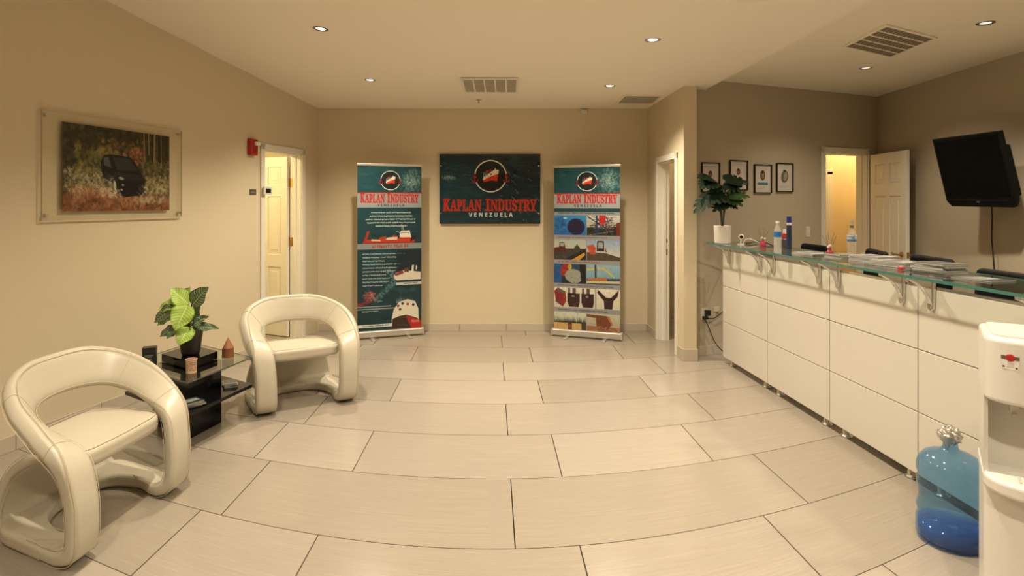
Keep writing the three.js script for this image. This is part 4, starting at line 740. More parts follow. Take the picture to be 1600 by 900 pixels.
function magazine(label, group, p, turn, w, d, h, k, name = 'magazine') {
  const key = [w, d, h, k].join();
  if (magParts.has(key)) return copy(magParts.get(key), label, p, turn, group);
  const g = thing(name, label, 'magazine', p, turn, group); magParts.set(key, g);
  obj('pages', box(w - 0.003, h * 0.8, d - 0.003, 0, h / 2, 0), magPage, g);
  obj('cover', [new THREE.BoxGeometry(w, h * 0.1, d).translate(0, h * 0.95, 0), box(w, h * 0.1, d, 0, h * 0.05, 0)], magCover[k], g);
  return g;
}
const FROM_TOP = ['topmost', 'second from the top', 'third from the top', 'fourth from the top', 'fifth from the top'];
function stack(n, label, group, p, turn, w, d, h, ks, jit = 0.012) { let y = p[1]; for (let i = 0; i < n; i++) { magazine(n > 1 ? label + ', ' + (i ? FROM_TOP[n - 1 - i] : 'lowest') : label, group, [p[0] + rr(-jit, jit), y, p[2] + rr(-jit, jit)], turn + rr(-0.12, 0.12), w, d, h, ks[i % ks.length]); y += h + 0.0004; } }
{
  const a = onY(292, 634, 0.2575), b = onY(349, 602, 0.2575);
  stack(4, 'dark magazine on the front of the black table shelf', 'magazines at the front of the table shelf', [a.x + 0.02, 0.2575, a.z + 0.02], 0.9, 0.15, 0.10, 0.009, [2, 1, 2]);
  stack(3, 'small magazine lying on the right of the black table shelf', 'magazines on the right of the table shelf', [b.x + 0.05, 0.2575, b.z], 0.5, 0.09, 0.12, 0.008, [2, 0, 1], 0.006);
}

// ---------------------------------------------------------------- reception counter
const joints = [5.88, 4.99, 4.127, 3.31, 2.45, 1.6], cTurn = Math.atan(0.0354), cX = (d) => 2.431 - 0.0354 * d, cL = Math.hypot(1, 0.0354);
const GLASS_Y = 1.150, GLASS_T = 0.014, GTOP = GLASS_Y + GLASS_T + 0.0012;
{
  const unitLabel = ['white panelled counter unit at the far end under the leafy plant', 'white panelled counter unit second from the far end', 'white panelled counter unit in the middle under the diffuser twigs', 'white panelled counter unit behind the blue water bottle', 'white panelled counter unit nearest the viewer behind the water cooler'];
  for (let i = 0; i < 5; i++) {
    const d0 = joints[i], L = (joints[i] - joints[i + 1]) * cL;
    const u = thing('counter_unit', unitLabel[i], 'counter', [cX(d0), 0, -d0], cTurn, 'white panelled reception counter units');
    obj('carcass', [box(0.016, 1.02, L - 0.006, 0.028, 0.575, L / 2), box(0.1, 0.98, 0.018, 0.08, 0.575, 0.012), box(0.1, 0.98, 0.018, 0.08, 0.575, L - 0.012), box(0.1, 0.018, L - 0.01, 0.08, 0.075, L / 2)], M.plasticGrey, u);
    for (let k = 0; k < 3; k++) obj('panel', rbox(0.02, 0.338, L - 0.008, 0.003, 0.01, 0.062 + 0.171 + k * 0.3425, L / 2, 2), M.panel, u);
    for (const z of [0.11, L - 0.11]) obj('foot', lathe([[0.0001, 0], [0.036, 0], [0.038, 0.004], [0.036, 0.012], [0.024, 0.018], [0.022, 0.062], [0.0001, 0.062]], 28).translate(0.05, 0.001, z), M.chrome, u);
  }
  const Lg = (5.92 - 1.6) * cL, g = thing('glass_countertop', 'long green edged glass shelf on chrome brackets above the counter', 'countertop', [cX(5.92), 0, -5.92], cTurn);
  const gl = obj('glass_slab', box(0.45, GLASS_T, Lg, -0.145 + 0.225, GLASS_Y + GLASS_T / 2, Lg / 2), M.glass, g);
  obj('glass_edge', [box(0.004, GLASS_T + 0.001, Lg, -0.147, GLASS_Y + GLASS_T / 2, Lg / 2), box(0.45, GLASS_T + 0.001, 0.004, 0.08, GLASS_Y + GLASS_T / 2, -0.002), box(0.004, GLASS_T + 0.001, Lg, 0.307, GLASS_Y + GLASS_T / 2, Lg / 2)], M.glassEdge, gl);
  obj('support_rail', box(0.024, 0.01, Lg - 0.1, 0.012, 1.0955, Lg / 2), M.chrome, g);
  // bracket: curved triangular arm with a rounded wall plate
  const s = new THREE.Shape(); s.moveTo(0, 0); s.lineTo(-0.135, 0); s.lineTo(-0.135, -0.012); s.quadraticCurveTo(-0.06, -0.03, -0.022, -0.12); s.quadraticCurveTo(-0.016, -0.15, 0, -0.15); s.closePath();
  const arm = extr(s, 0.02, 0.005, 2).translate(0, 0, -0.01);
  const pl = new THREE.Shape(); pl.moveTo(-0.026, 0); pl.lineTo(-0.02, -0.145); pl.absarc(0, -0.15, 0.02, Math.PI, 2 * Math.PI); pl.lineTo(0.026, 0); pl.closePath();
  const plate = extr(pl, 0.008, 0.003, 2).rotateY(-Math.PI / 2).translate(-0.004, 0, 0), ovalS = new THREE.Shape(); ovalS.absellipse(0, -0.135, 0.011, 0.024, 0, Math.PI * 2);
  const oval = extr(ovalS, 0.004, 0.002, 2).rotateY(-Math.PI / 2).translate(-0.012, 0, 0), pad = cyl(0.024, 0.024, 0.006, -0.115, 0.0, 0, 20);
  const ds = [5.72, 5.10, 4.88, 4.24, 4.02, 3.42, 3.20, 2.56, 2.34, 1.75];
  const bg = mergeGeometries([arm, plate, oval, pad, cyl(0.01, 0.012, 0.03, -0.03, 0.005, 0.03, 12)].map(clean));
  for (const d of ds) { const b = obj('bracket', bg, M.chrome, g); b.position.set(-0.002, GLASS_Y - 0.004, (5.92 - d) * cL); }
}
const onGlass = (px, py) => onY(px, py, GTOP);
// large leafy plant at the far end
function splitLeaf(L, W) {                                  // monstera leaf along +z
  const s = new THREE.Shape(), R = [];
  s.moveTo(0, 0); const side = (k) => [[0.16, -0.05], [0.42, 0.08], [0.52, 0.26], [0.53, 0.40], [0.51, 0.50], [0.26, 0.46], [0.48, 0.57], [0.44, 0.68], [0.20, 0.60], [0.37, 0.76], [0.27, 0.86], [0.13, 0.76], [0.12, 0.94]].map(([x, z]) => [k * x * W, z * L]);
  for (const p of side(1)) s.lineTo(...p); s.lineTo(0, L); for (const p of side(-1).reverse()) s.lineTo(...p); s.closePath();
  const g = extr(s, 0.0006).rotateX(Math.PI / 2), p = g.attributes.position;
  for (let i = 0; i < p.count; i++) { const x = p.getX(i), z = p.getZ(i), t = z / L; p.setY(i, p.getY(i) - 0.22 * L * t * t + 0.22 * Math.abs(x) - 1.4 * x * x); }
  g.computeVertexNormals(); return g;
}
{
  const p = onGlass(1129, 380.2), d = -p.z, t = thing('potted_monstera', 'dark green split leaf plant in a white pot on the far counter end', 'plant', [p.x, GTOP, p.z]), O = V(p.x, GTOP, p.z);
  obj('pot', lathe([[0.0001, 0], [0.066, 0], [0.074, 0.008], [0.078, 0.155], [0.079, 0.166], [0.072, 0.166], [0.07, 0.15], [0.0001, 0.15]], 40), std(lin(0.62, 0.58, 0.52), 0.5), t);
  obj('soil', cyl(0.068, 0.068, 0.01, 0, 0.148, 0), M.soil, t);
  const K = (x, y) => [1080 + x / 6, 240 + y / 6], gm = [phys(lin(0.006, 0.017, 0.006), 0.6, { specularIntensity: 0.35 }), phys(lin(0.028, 0.062, 0.012), 0.6, { specularIntensity: 0.35 })];
  const L = [[205, 245, 78, 195, 0.02, -0.06, 0.16, 0], [215, 265, 95, 300, -0.03, -0.1, 0.19, 0], [240, 290, 190, 345, -0.06, -0.12, 0.17, 0], [330, 270, 470, 335, 0.05, -0.05, 0.19, 0], [320, 255, 550, 225, 0.05, 0.08, 0.2, 0], [255, 365, 20, 510, -0.02, -0.12, 0.17, 0], [270, 375, 190, 450, -0.08, -0.16, 0.20, 0], [335, 390, 552, 372, -0.03, -0.1, 0.17, 1], [345, 405, 490, 470, -0.05, -0.14, 0.16, 1], [320, 470, 210, 515, -0.08, -0.16, 0.13, 0], [330, 465, 440, 500, -0.06, -0.13, 0.11, 0], [240, 355, 330, 375, 0.0, 0.0, 0.2, 0]];
  for (const [bx, by, tx, ty, db, dt, w, k] of L) {
    const B = at(...K(bx, by), d + db).sub(O), Tp = at(...K(tx, ty), d + dt).sub(O), lf = obj('leaf', splitLeaf(B.distanceTo(Tp), w * 1.12), gm[k], t); orient(lf, B, Tp, V(-0.1, 0.9, 0.55));
    const r0 = V(B.x * 0.1, 0.15, B.z * 0.1); obj('stem', tube([r0, r0.clone().lerp(B, 0.5).multiply(V(0.7, 1, 0.7)), B], 0.0042, 16, 6), std(lin(0.03, 0.04, 0.012), 0.5), t);
  }
}
// small things along the glass
{
  let p = onGlass(1153, 382), g = thing('webcam', 'small white round camera with a dark lens beside the plant pot', 'camera', [p.x + 0.03, GTOP, p.z], -0.35);
  obj('camera_head', [new THREE.SphereGeometry(0.026, 24, 16).scale(1, 1, 0.7).translate(0, 0.07, 0)], M.plastic, g); obj('lens', cyl(0.014, 0.015, 0.008, 0, 0, 0).rotateX(Math.PI / 2).translate(0, 0.07, 0.017), M.blackGloss, g);
  obj('camera_stand', [bar(V(0, 0.05, 0), V(-0.005, 0.006, -0.01), 0.006), cyl(0.03, 0.032, 0.006, -0.005, 0.003, -0.01)], M.plastic, g);
  const cordOf = (name, label, pts, m, r) => tag(obj(name, tube(pts.map(([x, y, h]) => onY(x, y, GTOP + r).add(V(0, h, 0))), r, 60, 8), m), label, 'cable');
  cordOf('white_cable', 'thin white cable curling on the glass behind the round camera', [[1161, 380.5, 0], [1165, 379.5, 0.03], [1172, 379, 0.035], [1182, 380, 0.015], [1196, 382, 0.0]], M.plastic, 0.0035);
  cordOf('black_cable', 'thick black cable lying on the glass behind the pink diffuser', [[1166, 380, 0], [1172, 380.5, 0.004], [1180, 379, 0.01], [1195, 381, 0.012], [1208, 384, 0.0]], M.cord, 0.005);
  // reed diffusers
  const pinkG = phys(lin(0.5, 0.05, 0.09), 0.12, { transmission: 0.35, thickness: 0 });
  p = onGlass(1192, 386); const df = thing('reed_diffuser', 'pink reed diffuser with twigs left of the clear water bottle', 'diffuser', [p.x, GTOP, p.z]);
  obj('diffuser_jar', lathe([[0.0001, 0.001], [0.022, 0.001], [0.027, 0.01], [0.026, 0.034], [0.014, 0.046], [0.011, 0.052], [0.0115, 0.06], [0.0001, 0.06]], 28), pinkG, df);
  obj('flower', [[0.012, 0.072, 0.01], [-0.008, 0.078, 0], [0, 0.07, -0.01]].map((q) => new THREE.IcosahedronGeometry(0.011, 1).translate(...q)), std(lin(0.6, 0.5, 0.4), 0.7), df);
  for (let k = 0; k < 5; k++) { const a = k * 1.3 + 0.4; obj('twig', bar(V(0, 0.05, 0), V(Math.cos(a) * 0.05, 0.15 + 0.02 * (k % 2), Math.sin(a) * 0.04), 0.0016, 0.001, 6), std(lin(0.14, 0.08, 0.04), 0.8), df); }
  p = onGlass(1296, 401.5); copy(df, 'pink reed diffuser with twigs in front of the hallway door', [p.x, GTOP, p.z], 2.0);
  // clear bottle with blue label
  p = onGlass(1215, 395.5); g = thing('water_bottle', 'slim clear glass bottle with a blue band on the counter', 'bottle', [p.x, GTOP, p.z]);
  obj('glass_body', lathe([[0.0001, 0.001], [0.024, 0.001], [0.027, 0.006], [0.027, 0.15], [0.025, 0.175], [0.013, 0.205], [0.0115, 0.228], [0.0135, 0.23], [0.0135, 0.24], [0.0001, 0.24]], 36), phys(lin(0.88, 0.88, 0.86), 0.06, { transmission: 0.75, thickness: 0 }), g);
  obj('label_band', new THREE.CylinderGeometry(0.0276, 0.0276, 0.04, 36, 1, true).translate(0, 0.142, 0), std(lin(0.02, 0.14, 0.38), 0.4), g); obj('bottle_cap', cyl(0.0142, 0.0142, 0.014, 0, 0.234, 0), M.plastic, g);
  // tall blue capped spray bottle and a red box behind it
  p = onGlass(1233, 388.5); g = thing('spray_bottle', 'tall dark bottle with a blue cap behind the clear bottle', 'bottle', [p.x, GTOP, p.z]);
  obj('bottle_body', lathe([[0.0001, 0], [0.019, 0], [0.021, 0.006], [0.021, 0.085], [0.0205, 0.1], [0.0195, 0.12], [0.0195, 0.205], [0.0001, 0.205]], 30), std(lin(0.015, 0.03, 0.07), 0.3), g);
  obj('label_band', new THREE.CylinderGeometry(0.0201, 0.0201, 0.02, 30, 1, true).translate(0, 0.205, 0), std(lin(0.6, 0.6, 0.58), 0.4), g); obj('bottle_cap', [cyl(0.018, 0.02, 0.052, 0, 0.24, 0, 28)], std(lin(0.01, 0.025, 0.22), 0.35), g);
  p = onGlass(1226, 387.0); g = thing('sanitizer_bottle', 'small red and black bottle with white cap beside the blue capped bottle', 'bottle', [p.x, GTOP, p.z]);
  obj('bottle_body', rbox(0.05, 0.08, 0.04, 0.012, 0, 0.04, 0), std(lin(0.06, 0.05, 0.06), 0.3), g); obj('red_shoulder', rbox(0.042, 0.045, 0.034, 0.01, 0, 0.1, 0), M.red, g); obj('bottle_cap', cyl(0.012, 0.013, 0.035, 0, 0.14, 0), M.plastic, g);
  // tall clear bottle with blue and white label
  g = thing('spirit_bottle', 'tall clear bottle with long neck and blue label before the hallway', 'bottle', [2.515, GTOP, -4.26]);
  obj('glass_body', lathe([[0.0001, 0.001], [0.026, 0.001], [0.029, 0.006], [0.029, 0.155], [0.026, 0.17], [0.013, 0.19], [0.0115, 0.235], [0.0001, 0.24]], 36), phys(lin(0.88, 0.88, 0.86), 0.06, { transmission: 0.8, thickness: 0 }), g);
  const lab = tex(canvas(256, 128, (c, w, h) => { c.fillStyle = '#7d97b4'; c.fillRect(0, 0, w, h); c.fillStyle = '#cdd3d6'; c.fillRect(0, 0, w, 22); squiggle(c, 4, 40, w - 8, 44, '#e4e4de'); c.fillStyle = '#3c6a9c'; c.fillRect(0, 100, w, 28); }), true);
  obj('label_band', new THREE.CylinderGeometry(0.0296, 0.0296, 0.045, 36, 1, true).translate(0, 0.132, 0), std(0xffffff, 0.4, 0, { map: lab }), g);
  obj('bottle_cap', cyl(0.0125, 0.0125, 0.03, 0, 0.245, 0), std(lin(0.55, 0.5, 0.42), 0.4, 0.5), g); obj('bottle_neck_label', new THREE.CylinderGeometry(0.0126, 0.0126, 0.018, 24, 1, true).translate(0, 0.212, 0), std(lin(0.1, 0.12, 0.07), 0.5), g);
  // papers and magazines
  let q = onGlass(1266, 397.5); stack(2, 'white leaflet lying on the glass before the first office chair', 'leaflets left of the second diffuser', [q.x, GTOP, q.z], 0.2, 0.16, 0.2, 0.006, [0]);
  stack(3, 'white booklet in the pile before the tall clear bottle', 'booklets before the tall clear bottle', [2.395, GTOP, -4.2], 0.1, 0.12, 0.16, 0.009, [0, 0, 1]);
  stack(4, 'pale magazine in the flat pile before the second office chair', 'magazines before the second office chair', [2.46, GTOP, -3.94], 0.2, 0.18, 0.22, 0.009, [0, 1, 0]);
  stack(3, 'magazine in the wide pile with a white sheet on top', 'magazines in the wide pile', [2.43, GTOP, -3.66], 0.3, 0.17, 0.22, 0.01, [1, 0, 0]);
  stack(5, 'silver magazine in the tallest pile on the glass', 'magazines in the tallest pile', [2.43, GTOP, -3.30], 0.2, 0.16, 0.19, 0.0105, [1, 2, 0, 1]);
  stack(1, 'dark folder lying flat on the glass nearest the viewer', 'dark folder', [2.42, GTOP, -3.0], 0.3, 0.16, 0.20, 0.006, [2]);
  q = onGlass(1408, 421.5); g = thing('candy_pack', 'small red wrapped sweet on the glass before the wide magazine pile', 'sweet', [q.x, GTOP, q.z], 0.6);
  obj('wrapper', rbox(0.045, 0.018, 0.028, 0.008, 0, 0.0095, 0), M.red, g); obj('wrapper_print', box(0.018, 0.001, 0.014, 0, 0.0187, 0), M.paper, g);
}
// office chairs behind the counter (facing the desk)
{
  const ch = thing('office_chair', 'black office chair back left of the second diffuser', 'chair', [2.84, 0, -5.77], -Math.PI / 2);
  const bk = new RoundedBoxGeometry(0.46, 0.52, 0.06, 5, 0.028).translate(0, 0.905, -0.2), pp = bk.attributes.position; for (let i = 0; i < pp.count; i++) { const x = pp.getX(i), y = pp.getY(i); pp.setZ(i, pp.getZ(i) + x * x * 0.5 - (y - 0.6) * 0.08); if (y > 1.05) pp.setY(i, y - x * x * 0.35); } bk.computeVertexNormals();
  obj('backrest', bk, M.blackFabric, ch); obj('seat', rbox(0.46, 0.07, 0.44, 0.03, 0, 0.475, 0.03), M.blackFabric, ch);
  obj('back_support', tube([[0, 0.44, -0.1], [0, 0.46, -0.22], [0, 0.62, -0.245], [0, 0.72, -0.24]], 0.018, 20), M.black, ch); obj('gas_column', [cyl(0.025, 0.025, 0.2, 0, 0.34, 0), cyl(0.035, 0.035, 0.16, 0, 0.17, 0)], M.black, ch);
  for (let k = 0; k < 5; k++) { const a = k / 5 * Math.PI * 2 + 0.3, e = V(Math.cos(a) * 0.27, 0.07, Math.sin(a) * 0.27); const lg = obj('leg', bar(V(0, 0.1, 0), e, 0.022, 0.015), M.black, ch); obj('caster', cyl(0.026, 0.026, 0.03, 0, 0, 0, 16).rotateZ(Math.PI / 2).rotateY(a).translate(e.x, 0.0265, e.z), M.rubber, lg); }
  copy(ch, 'black office chair back right of the tall clear bottle', [3.01, 0, -5.17], -Math.PI / 2 - 0.3);
  copy(ch, 'black office chair back behind the tallest magazine pile', [3.0, 0, -4.48], -Math.PI / 2 - 0.1);
  copy(ch, 'black office chair back nearest the viewer below the television', [2.73, 0, -3.46], -Math.PI / 2);
}
// ---------------------------------------------------------------- office wall: frames, switch, outlet
{
  const labels = ['black framed photo sheet leftmost of four, half hidden by the plant', 'black framed photo sheet second from left, touched by plant leaves', 'black framed photo sheet with a teal caption strip', 'black framed photo sheet rightmost of four, nearest the door'];
  const B = [[1095, 254, 1123.5, 301], [1139, 250.5, 1167, 297.5], [1177.5, 257, 1204.5, 302], [1212, 255, 1238, 300]];
  B.forEach(([x0, y0, x1, y1], i) => {
    const c = onOffice((x0 + x1) / 2, (y0 + y1) / 2), W = onOffice(x1, y0).u - onOffice(x0, y0).u, H = onOffice((x0 + x1) / 2, y0).y - onOffice((x0 + x1) / 2, y1).y;
    const g = thing('picture_frame', labels[i], 'picture', [c.p.x, c.p.y, c.p.z], offTurn), f = 0.0105;
    obj('frame', [rbox(W, f, 0.02, 0.003, 0, H / 2 - f / 2, 0.011), rbox(W, f, 0.02, 0.003, 0, -H / 2 + f / 2, 0.011), rbox(f, H, 0.02, 0.003, W / 2 - f / 2, 0, 0.011), rbox(f, H, 0.02, 0.003, -W / 2 + f / 2, 0, 0.011)], M.black, g);
    const cv = canvas(128, 256, (k, w, h) => {
      k.fillStyle = '#d2c8bf'; k.fillRect(0, 0, w, h); squiggle(k, 26, 22, 76, 7, '#8d8580'); squiggle(k, 18, 36, 92, 6, '#9c948e');
      const cols = ['#4a4030', '#5a4a40', '#4d4528', '#6a6650'];
      if (i < 2) { k.fillStyle = cols[i]; k.beginPath(); k.ellipse(64, 95, 15, 30, 0, 0, 7); k.fill(); k.fillStyle = '#2c2620'; k.fillRect(56, 68, 16, 20); k.fillStyle = '#8a5a50'; k.fillRect(54, 88, 20, 30); }
      else if (i === 2) { k.fillStyle = cols[2]; k.beginPath(); k.ellipse(64, 95, 20, 48, 0, 0, 7); k.fill(); k.fillStyle = '#8a7f52'; k.beginPath(); k.ellipse(66, 95, 11, 36, 0, 0, 7); k.fill(); k.fillStyle = '#24201a'; k.fillRect(54, 50, 20, 26); k.fillStyle = '#2f6f80'; k.fillRect(22, 164, 84, 22); }
      else { k.fillStyle = cols[3]; k.beginPath(); k.ellipse(66, 120, 30, 58, 0.1, 0, 7); k.fill(); k.fillStyle = '#a39c84'; k.beginPath(); k.ellipse(72, 118, 17, 44, 0.1, 0, 7); k.fill(); k.strokeStyle = '#47432f'; k.lineWidth = 4; k.beginPath(); k.ellipse(72, 118, 17, 44, 0.1, 0, 7); k.stroke(); k.fillStyle = '#2a261e'; k.fillRect(54, 56, 22, 18); }
      squiggle(k, 20, 205, 80, 6, '#968e88'); squiggle(k, 20, 218, 60, 6, '#968e88');
    });
    obj('print', new THREE.PlaneGeometry(W - 2 * f + 0.002, H - 2 * f + 0.002).translate(0, 0, 0.006), std(0xffffff, 0.35, 0, { map: tex(cv) }), g);
    obj('backboard', box(W - 0.006, H - 0.006, 0.004, 0, 0, 0.003), M.black, g);
  });
  let c = onOffice(1262, 362), g = thing('light_switch', 'white light switch plate left of the hallway door', 'switch', [c.p.x, c.p.y, c.p.z], offTurn);
  obj('switch_plate', rbox(0.058, 0.115, 0.006, 0.002, 0, 0, 0.0035), M.plastic, g); obj('rocker', rbox(0.026, 0.058, 0.006, 0.002, 0, 0, 0.008), M.plastic, g);
  c = onOffice(1100, 490.5); g = thing('power_outlet', 'white wall outlet with black adapters beside the counter end', 'outlet', [c.p.x, c.p.y, c.p.z], offTurn);
  obj('outlet_plate', rbox(0.075, 0.115, 0.006, 0.002, 0, 0, 0.0035), M.plastic, g); obj('adapter', rbox(0.042, 0.056, 0.05, 0.005, 0.018, 0.015, 0.032), M.black, g);
  obj('plug', [rbox(0.03, 0.032, 0.035, 0.006, -0.016, -0.035, 0.022), rbox(0.026, 0.028, 0.03, 0.006, 0.014, -0.036, 0.02)], M.black, g);
  c = onOffice(1119, 486); g = thing('wall_plate', 'blank white wall plate right of the outlet beside the counter', 'wall plate', [c.p.x, c.p.y, c.p.z], offTurn);
  obj('plate', rbox(0.07, 0.05, 0.006, 0.002, 0, 0.02, 0.0035), M.wall, g); obj('connector', cyl(0.006, 0.006, 0.03, 0, 0, 0, 12).rotateX(Math.PI / 2).translate(0.005, -0.02, 0.018), M.brass, g);
  const W = (px, py, out) => { const q = onOffice(px, py); return q.p.addScaledVector(offN, out); };
  tag(obj('power_cable', tube([W(1097, 497, 0.03), W(1100.5, 507, 0.05), W(1106, 521, 0.05), W(1112.5, 536, 0.06), W(1121, 548, 0.1), W(1127, 553, 0.12)], 0.005, 60), M.cord), 'black cable hanging from the outlet down to the floor', 'cable');
  tag(obj('power_cable', tube([W(1103, 496.5, 0.03), W(1109, 496, 0.05), W(1117, 490, 0.06), W(1127, 482, 0.06), W(1133, 479, 0.06)], 0.005, 50), M.cord), 'black cable running from the outlet behind the counter end', 'cable');
}
// ---------------------------------------------------------------- television
{
  const K = 0.962, near = (x, y, z) => V(x * K, EYE + (y - EYE) * K, z * K), TL = near(4.18, 2.148, -5.78), BL = near(4.335, 1.515, -5.83), TR = near(4.18, 2.14, -5.02);
  const x = TR.clone().sub(TL), W = x.length(); x.normalize(); const y = TL.clone().sub(BL); y.addScaledVector(x, -y.dot(x)); const H = y.length(); y.normalize(); const z = x.clone().cross(y);
  const g = thing('television', 'black wall mounted flat television tilted downwards on the right wall', 'television');
  g.position.copy(TL.clone().addScaledVector(x, W / 2).addScaledVector(y, -H / 2)); g.quaternion.setFromRotationMatrix(new THREE.Matrix4().makeBasis(x, y, z));
  const s = polyShape([[-W / 2, H / 2], [-W / 2, -H / 2 + 0.05], [-W / 2 + 0.05, -H / 2], [W / 2 - 0.03, -H / 2], [W / 2, -H / 2 + 0.05], [W / 2, H / 2]]);
  const tvBlack = phys(lin(0.004, 0.004, 0.004), 0.5, { specularIntensity: 0.2 });
  obj('bezel', extr(s, 0.03, 0.006, 3).translate(0, 0, -0.03), tvBlack, g);
  obj('screen', box(W - 0.05, H - 0.12, 0.004, 0, 0.03, 0.006), phys(lin(0.002, 0.002, 0.002), 0.25, { specularIntensity: 0.15 }), g);
  obj('speaker_bar', rbox(W - 0.1, 0.012, 0.006, 0.003, 0, -H / 2 + 0.06, 0.006), M.blackGloss, g);
  obj('badge', box(0.03, 0.008, 0.002, 0, -H / 2 + 0.045, 0.0075), M.steel, g);
  obj('rear_housing', rbox(W - 0.12, H - 0.2, 0.05, 0.02, 0.05, -0.02, -0.055), tvBlack, g);
  obj('wall_bracket', [box(0.3, 0.06, 0.16, 0, 0.06, -0.14), box(0.3, 0.06, 0.1, 0, -0.1, -0.12)], M.black, g);
  const cx = (d) => tvX(d) - 0.012;
  g.updateMatrixWorld(true); const cord = obj('cord', tube([at(1549.5, 324, 4.30 / ((1549.5 - VX) / F)), at(1550, 345, 4.375 / ((1550 - VX) / F)), at(1549.5, 372, 4.375 / ((1549.5 - VX) / F)), at(1551.5, 395, 4.375 / ((1551.5 - VX) / F)), at(1554, 430, 4.375 / ((1554 - VX) / F)), at(1554, 520, 4.375 / ((1554 - VX) / F))], 0.006, 60), M.cord); g.attach(cord);
}
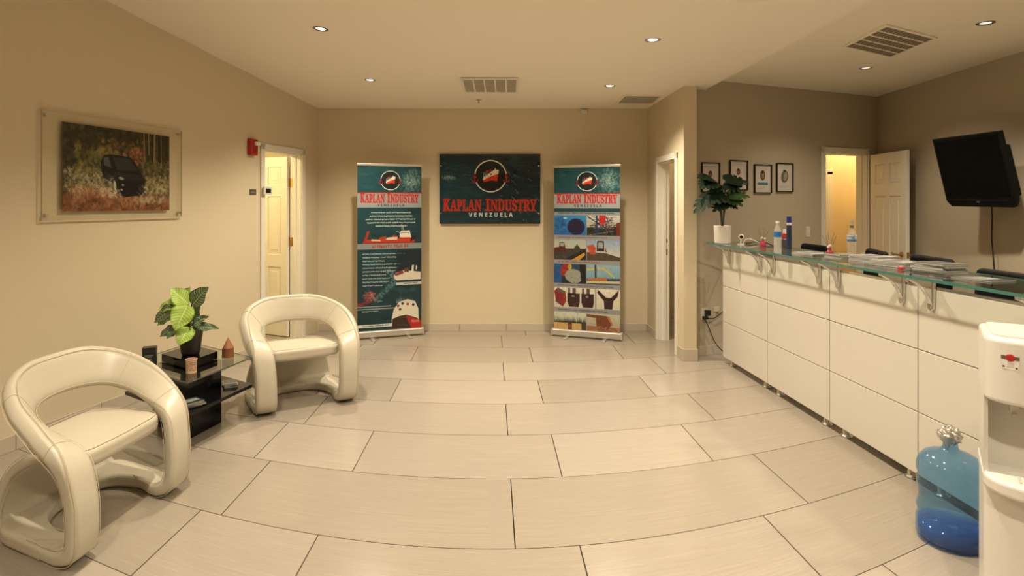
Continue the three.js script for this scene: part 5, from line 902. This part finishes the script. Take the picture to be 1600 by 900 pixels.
// ---------------------------------------------------------------- water cooler and refill bottle
{
  const g = thing('water_cooler', 'tall white water cooler standing before the counter at the right', 'water cooler', [1.965, 0, -2.2], -0.62);
  const plan = (w, d, bulge, r = 0.03) => { const s = new THREE.Shape(); s.moveTo(-w / 2 + r, -d / 2); s.lineTo(w / 2 - r, -d / 2); s.quadraticCurveTo(w / 2, -d / 2, w / 2, -d / 2 + r); s.lineTo(w / 2, d / 2 - 0.02); s.bezierCurveTo(w / 2, d / 2 + bulge * 0.9, w / 4, d / 2 + bulge * 1.3, 0, d / 2 + bulge * 1.3); s.bezierCurveTo(-w / 4, d / 2 + bulge * 1.3, -w / 2, d / 2 + bulge * 0.9, -w / 2, d / 2 - 0.02); s.lineTo(-w / 2, -d / 2 + r); s.quadraticCurveTo(-w / 2, -d / 2, -w / 2 + r, -d / 2); return s; };
  obj('lower_cabinet', slab(plan(0.31, 0.28, 0.035), 0.012, 0.55, 0.008, 3, 20), M.plastic, g);
  obj('plinth', slab(plan(0.29, 0.26, 0.03), 0, 0.014), M.plasticGrey, g);
  const tray = obj('drip_tray', slab(plan(0.318, 0.285, 0.085), 0.535, 0.05, 0.012, 3, 20), M.plastic, g);
  obj('tray_grate', [-0.06, -0.03, 0, 0.03, 0.06].map((x) => rbox(0.008, 0.004, 0.06, 0.002, x, 0.587, 0.17, 1)), M.plasticGrey, tray);
  // dispensing niche: back and two side cheeks
  obj('niche', [box(0.30, 0.28, 0.19, 0, 0.72, -0.045), box(0.012, 0.28, 0.24, -0.149, 0.72, 0.02), box(0.012, 0.28, 0.24, 0.149, 0.72, 0.02)], phys(lin(0.66, 0.63, 0.57), 0.3, {}), g);
  const head = obj('upper_housing', slab(plan(0.312, 0.285, 0.055), 0.845, 0.225, 0.014, 4, 20), M.plastic, g);
  obj('top_cover', slab(plan(0.27, 0.24, 0.03), 1.068, 0.012, 0.004, 2, 20), M.plastic, head);
  for (const x of [-0.07, 0.0, 0.07]) { const tp = obj('tap', [cyl(0.012, 0.012, 0.03, x, 0.83, 0.1, 16), rbox(0.024, 0.03, 0.04, 0.006, x, 0.815, 0.105)], M.plastic, g); obj('tap_lever', rbox(0.016, 0.012, 0.025, 0.004, x, 0.797, 0.125), M.plasticGrey, tp); }
  const lx = -0.088, lz = (x) => 0.1425 + 0.0715 * (1 - (x / 0.156) ** 2 * 0.62);
  const face = (w, h, x, y, m, nm, curve) => { const q = curve || new THREE.PlaneGeometry(w, h); const o = obj(nm, q.clone().rotateY(Math.atan2(-0, 1)).translate(0, 0, 0), m, head); o.position.set(x, y, lz(x) + 0.0025); o.rotation.y = Math.atan((0.0715 * 2 * 0.62 * x) / (0.156 * 0.156)); return o; };
  face(0, 0, lx, 1.01, M.red, 'emblem', new THREE.SphereGeometry(0.013, 20, 12).scale(1, 1, 0.2)); face(0.05, 0.012, lx, 1.01, std(lin(0.12, 0.1, 0.07), 0.4), 'emblem_bar');
  face(0.045, 0.03, lx, 0.985, std(0xffffff, 0.4, 0, { map: tex(canvas(128, 96, (c, w, h) => { c.fillStyle = '#e3e0d6'; c.fillRect(0, 0, w, h); c.fillStyle = '#3a3834'; c.fillRect(4, 60, 18, 18); c.fillRect(104, 66, 18, 18); for (let i = 0; i < 4; i++) squiggle(c, 42, 18 + i * 16, 48, 9, '#55514a'); })) }), 'control_label');
}
{
  const p = onY(1485, 846, 0), g = thing('water_jug', 'large blue water bottle with foil covered neck on the floor', 'water bottle', [p.x, 0, p.z]);
  const prof = []; const R = 0.132;
  for (const [r, y] of [[0.0001, 0.012], [0.09, 0.008], [0.118, 0.002], [0.128, 0.012], [R, 0.03], [R, 0.10], [0.126, 0.112], [0.125, 0.125], [0.129, 0.14], [R - 0.002, 0.155], [0.124, 0.170], [0.121, 0.2], [0.124, 0.230], [R - 0.003, 0.245], [R - 0.003, 0.275], [0.124, 0.286], [0.124, 0.298], [R - 0.003, 0.308], [0.13, 0.34], [0.122, 0.37], [0.1, 0.395], [0.07, 0.41], [0.042, 0.418], [0.031, 0.428], [0.028, 0.445], [0.028, 0.485]]) prof.push([r, y]);
  obj('jug_body', lathe(prof, 56), phys(lin(0.43, 0.66, 0.86), 0.06, { transmission: 0.93, thickness: 0, ior: 1.4 }), g);
  obj('water', lathe([[0.0001, 0.014], [0.112, 0.012], [0.12, 0.02], [0.123, 0.04], [0.123, 0.095], [0.0001, 0.097]], 48), phys(lin(0.03, 0.22, 0.60), 0.05, { transmission: 0.6, thickness: 0 }), g);
  const foil = new THREE.SphereGeometry(0.046, 30, 22), q = foil.attributes.position;
  for (let i = 0; i < q.count; i++) { const v = V(q.getX(i), q.getY(i), q.getZ(i)), k = 1 + 0.12 * Math.sin(v.x * 190 + v.y * 130) * Math.cos(v.z * 170 - v.y * 90) + 0.06 * Math.sin(v.x * 420 + v.z * 380); q.setXYZ(i, v.x * k, v.y * k * 0.85, v.z * k); } 
  const fg = foil.toNonIndexed(); fg.computeVertexNormals();
  obj('foil_cap', [fg.translate(0, 0.485, 0), new THREE.ConeGeometry(0.03, 0.07, 7).toNonIndexed().rotateZ(Math.PI).translate(-0.03, 0.455, 0.02)], std(lin(0.6, 0.57, 0.52), 0.3, 0.9), g);
}
renderer.render(scene, camera);
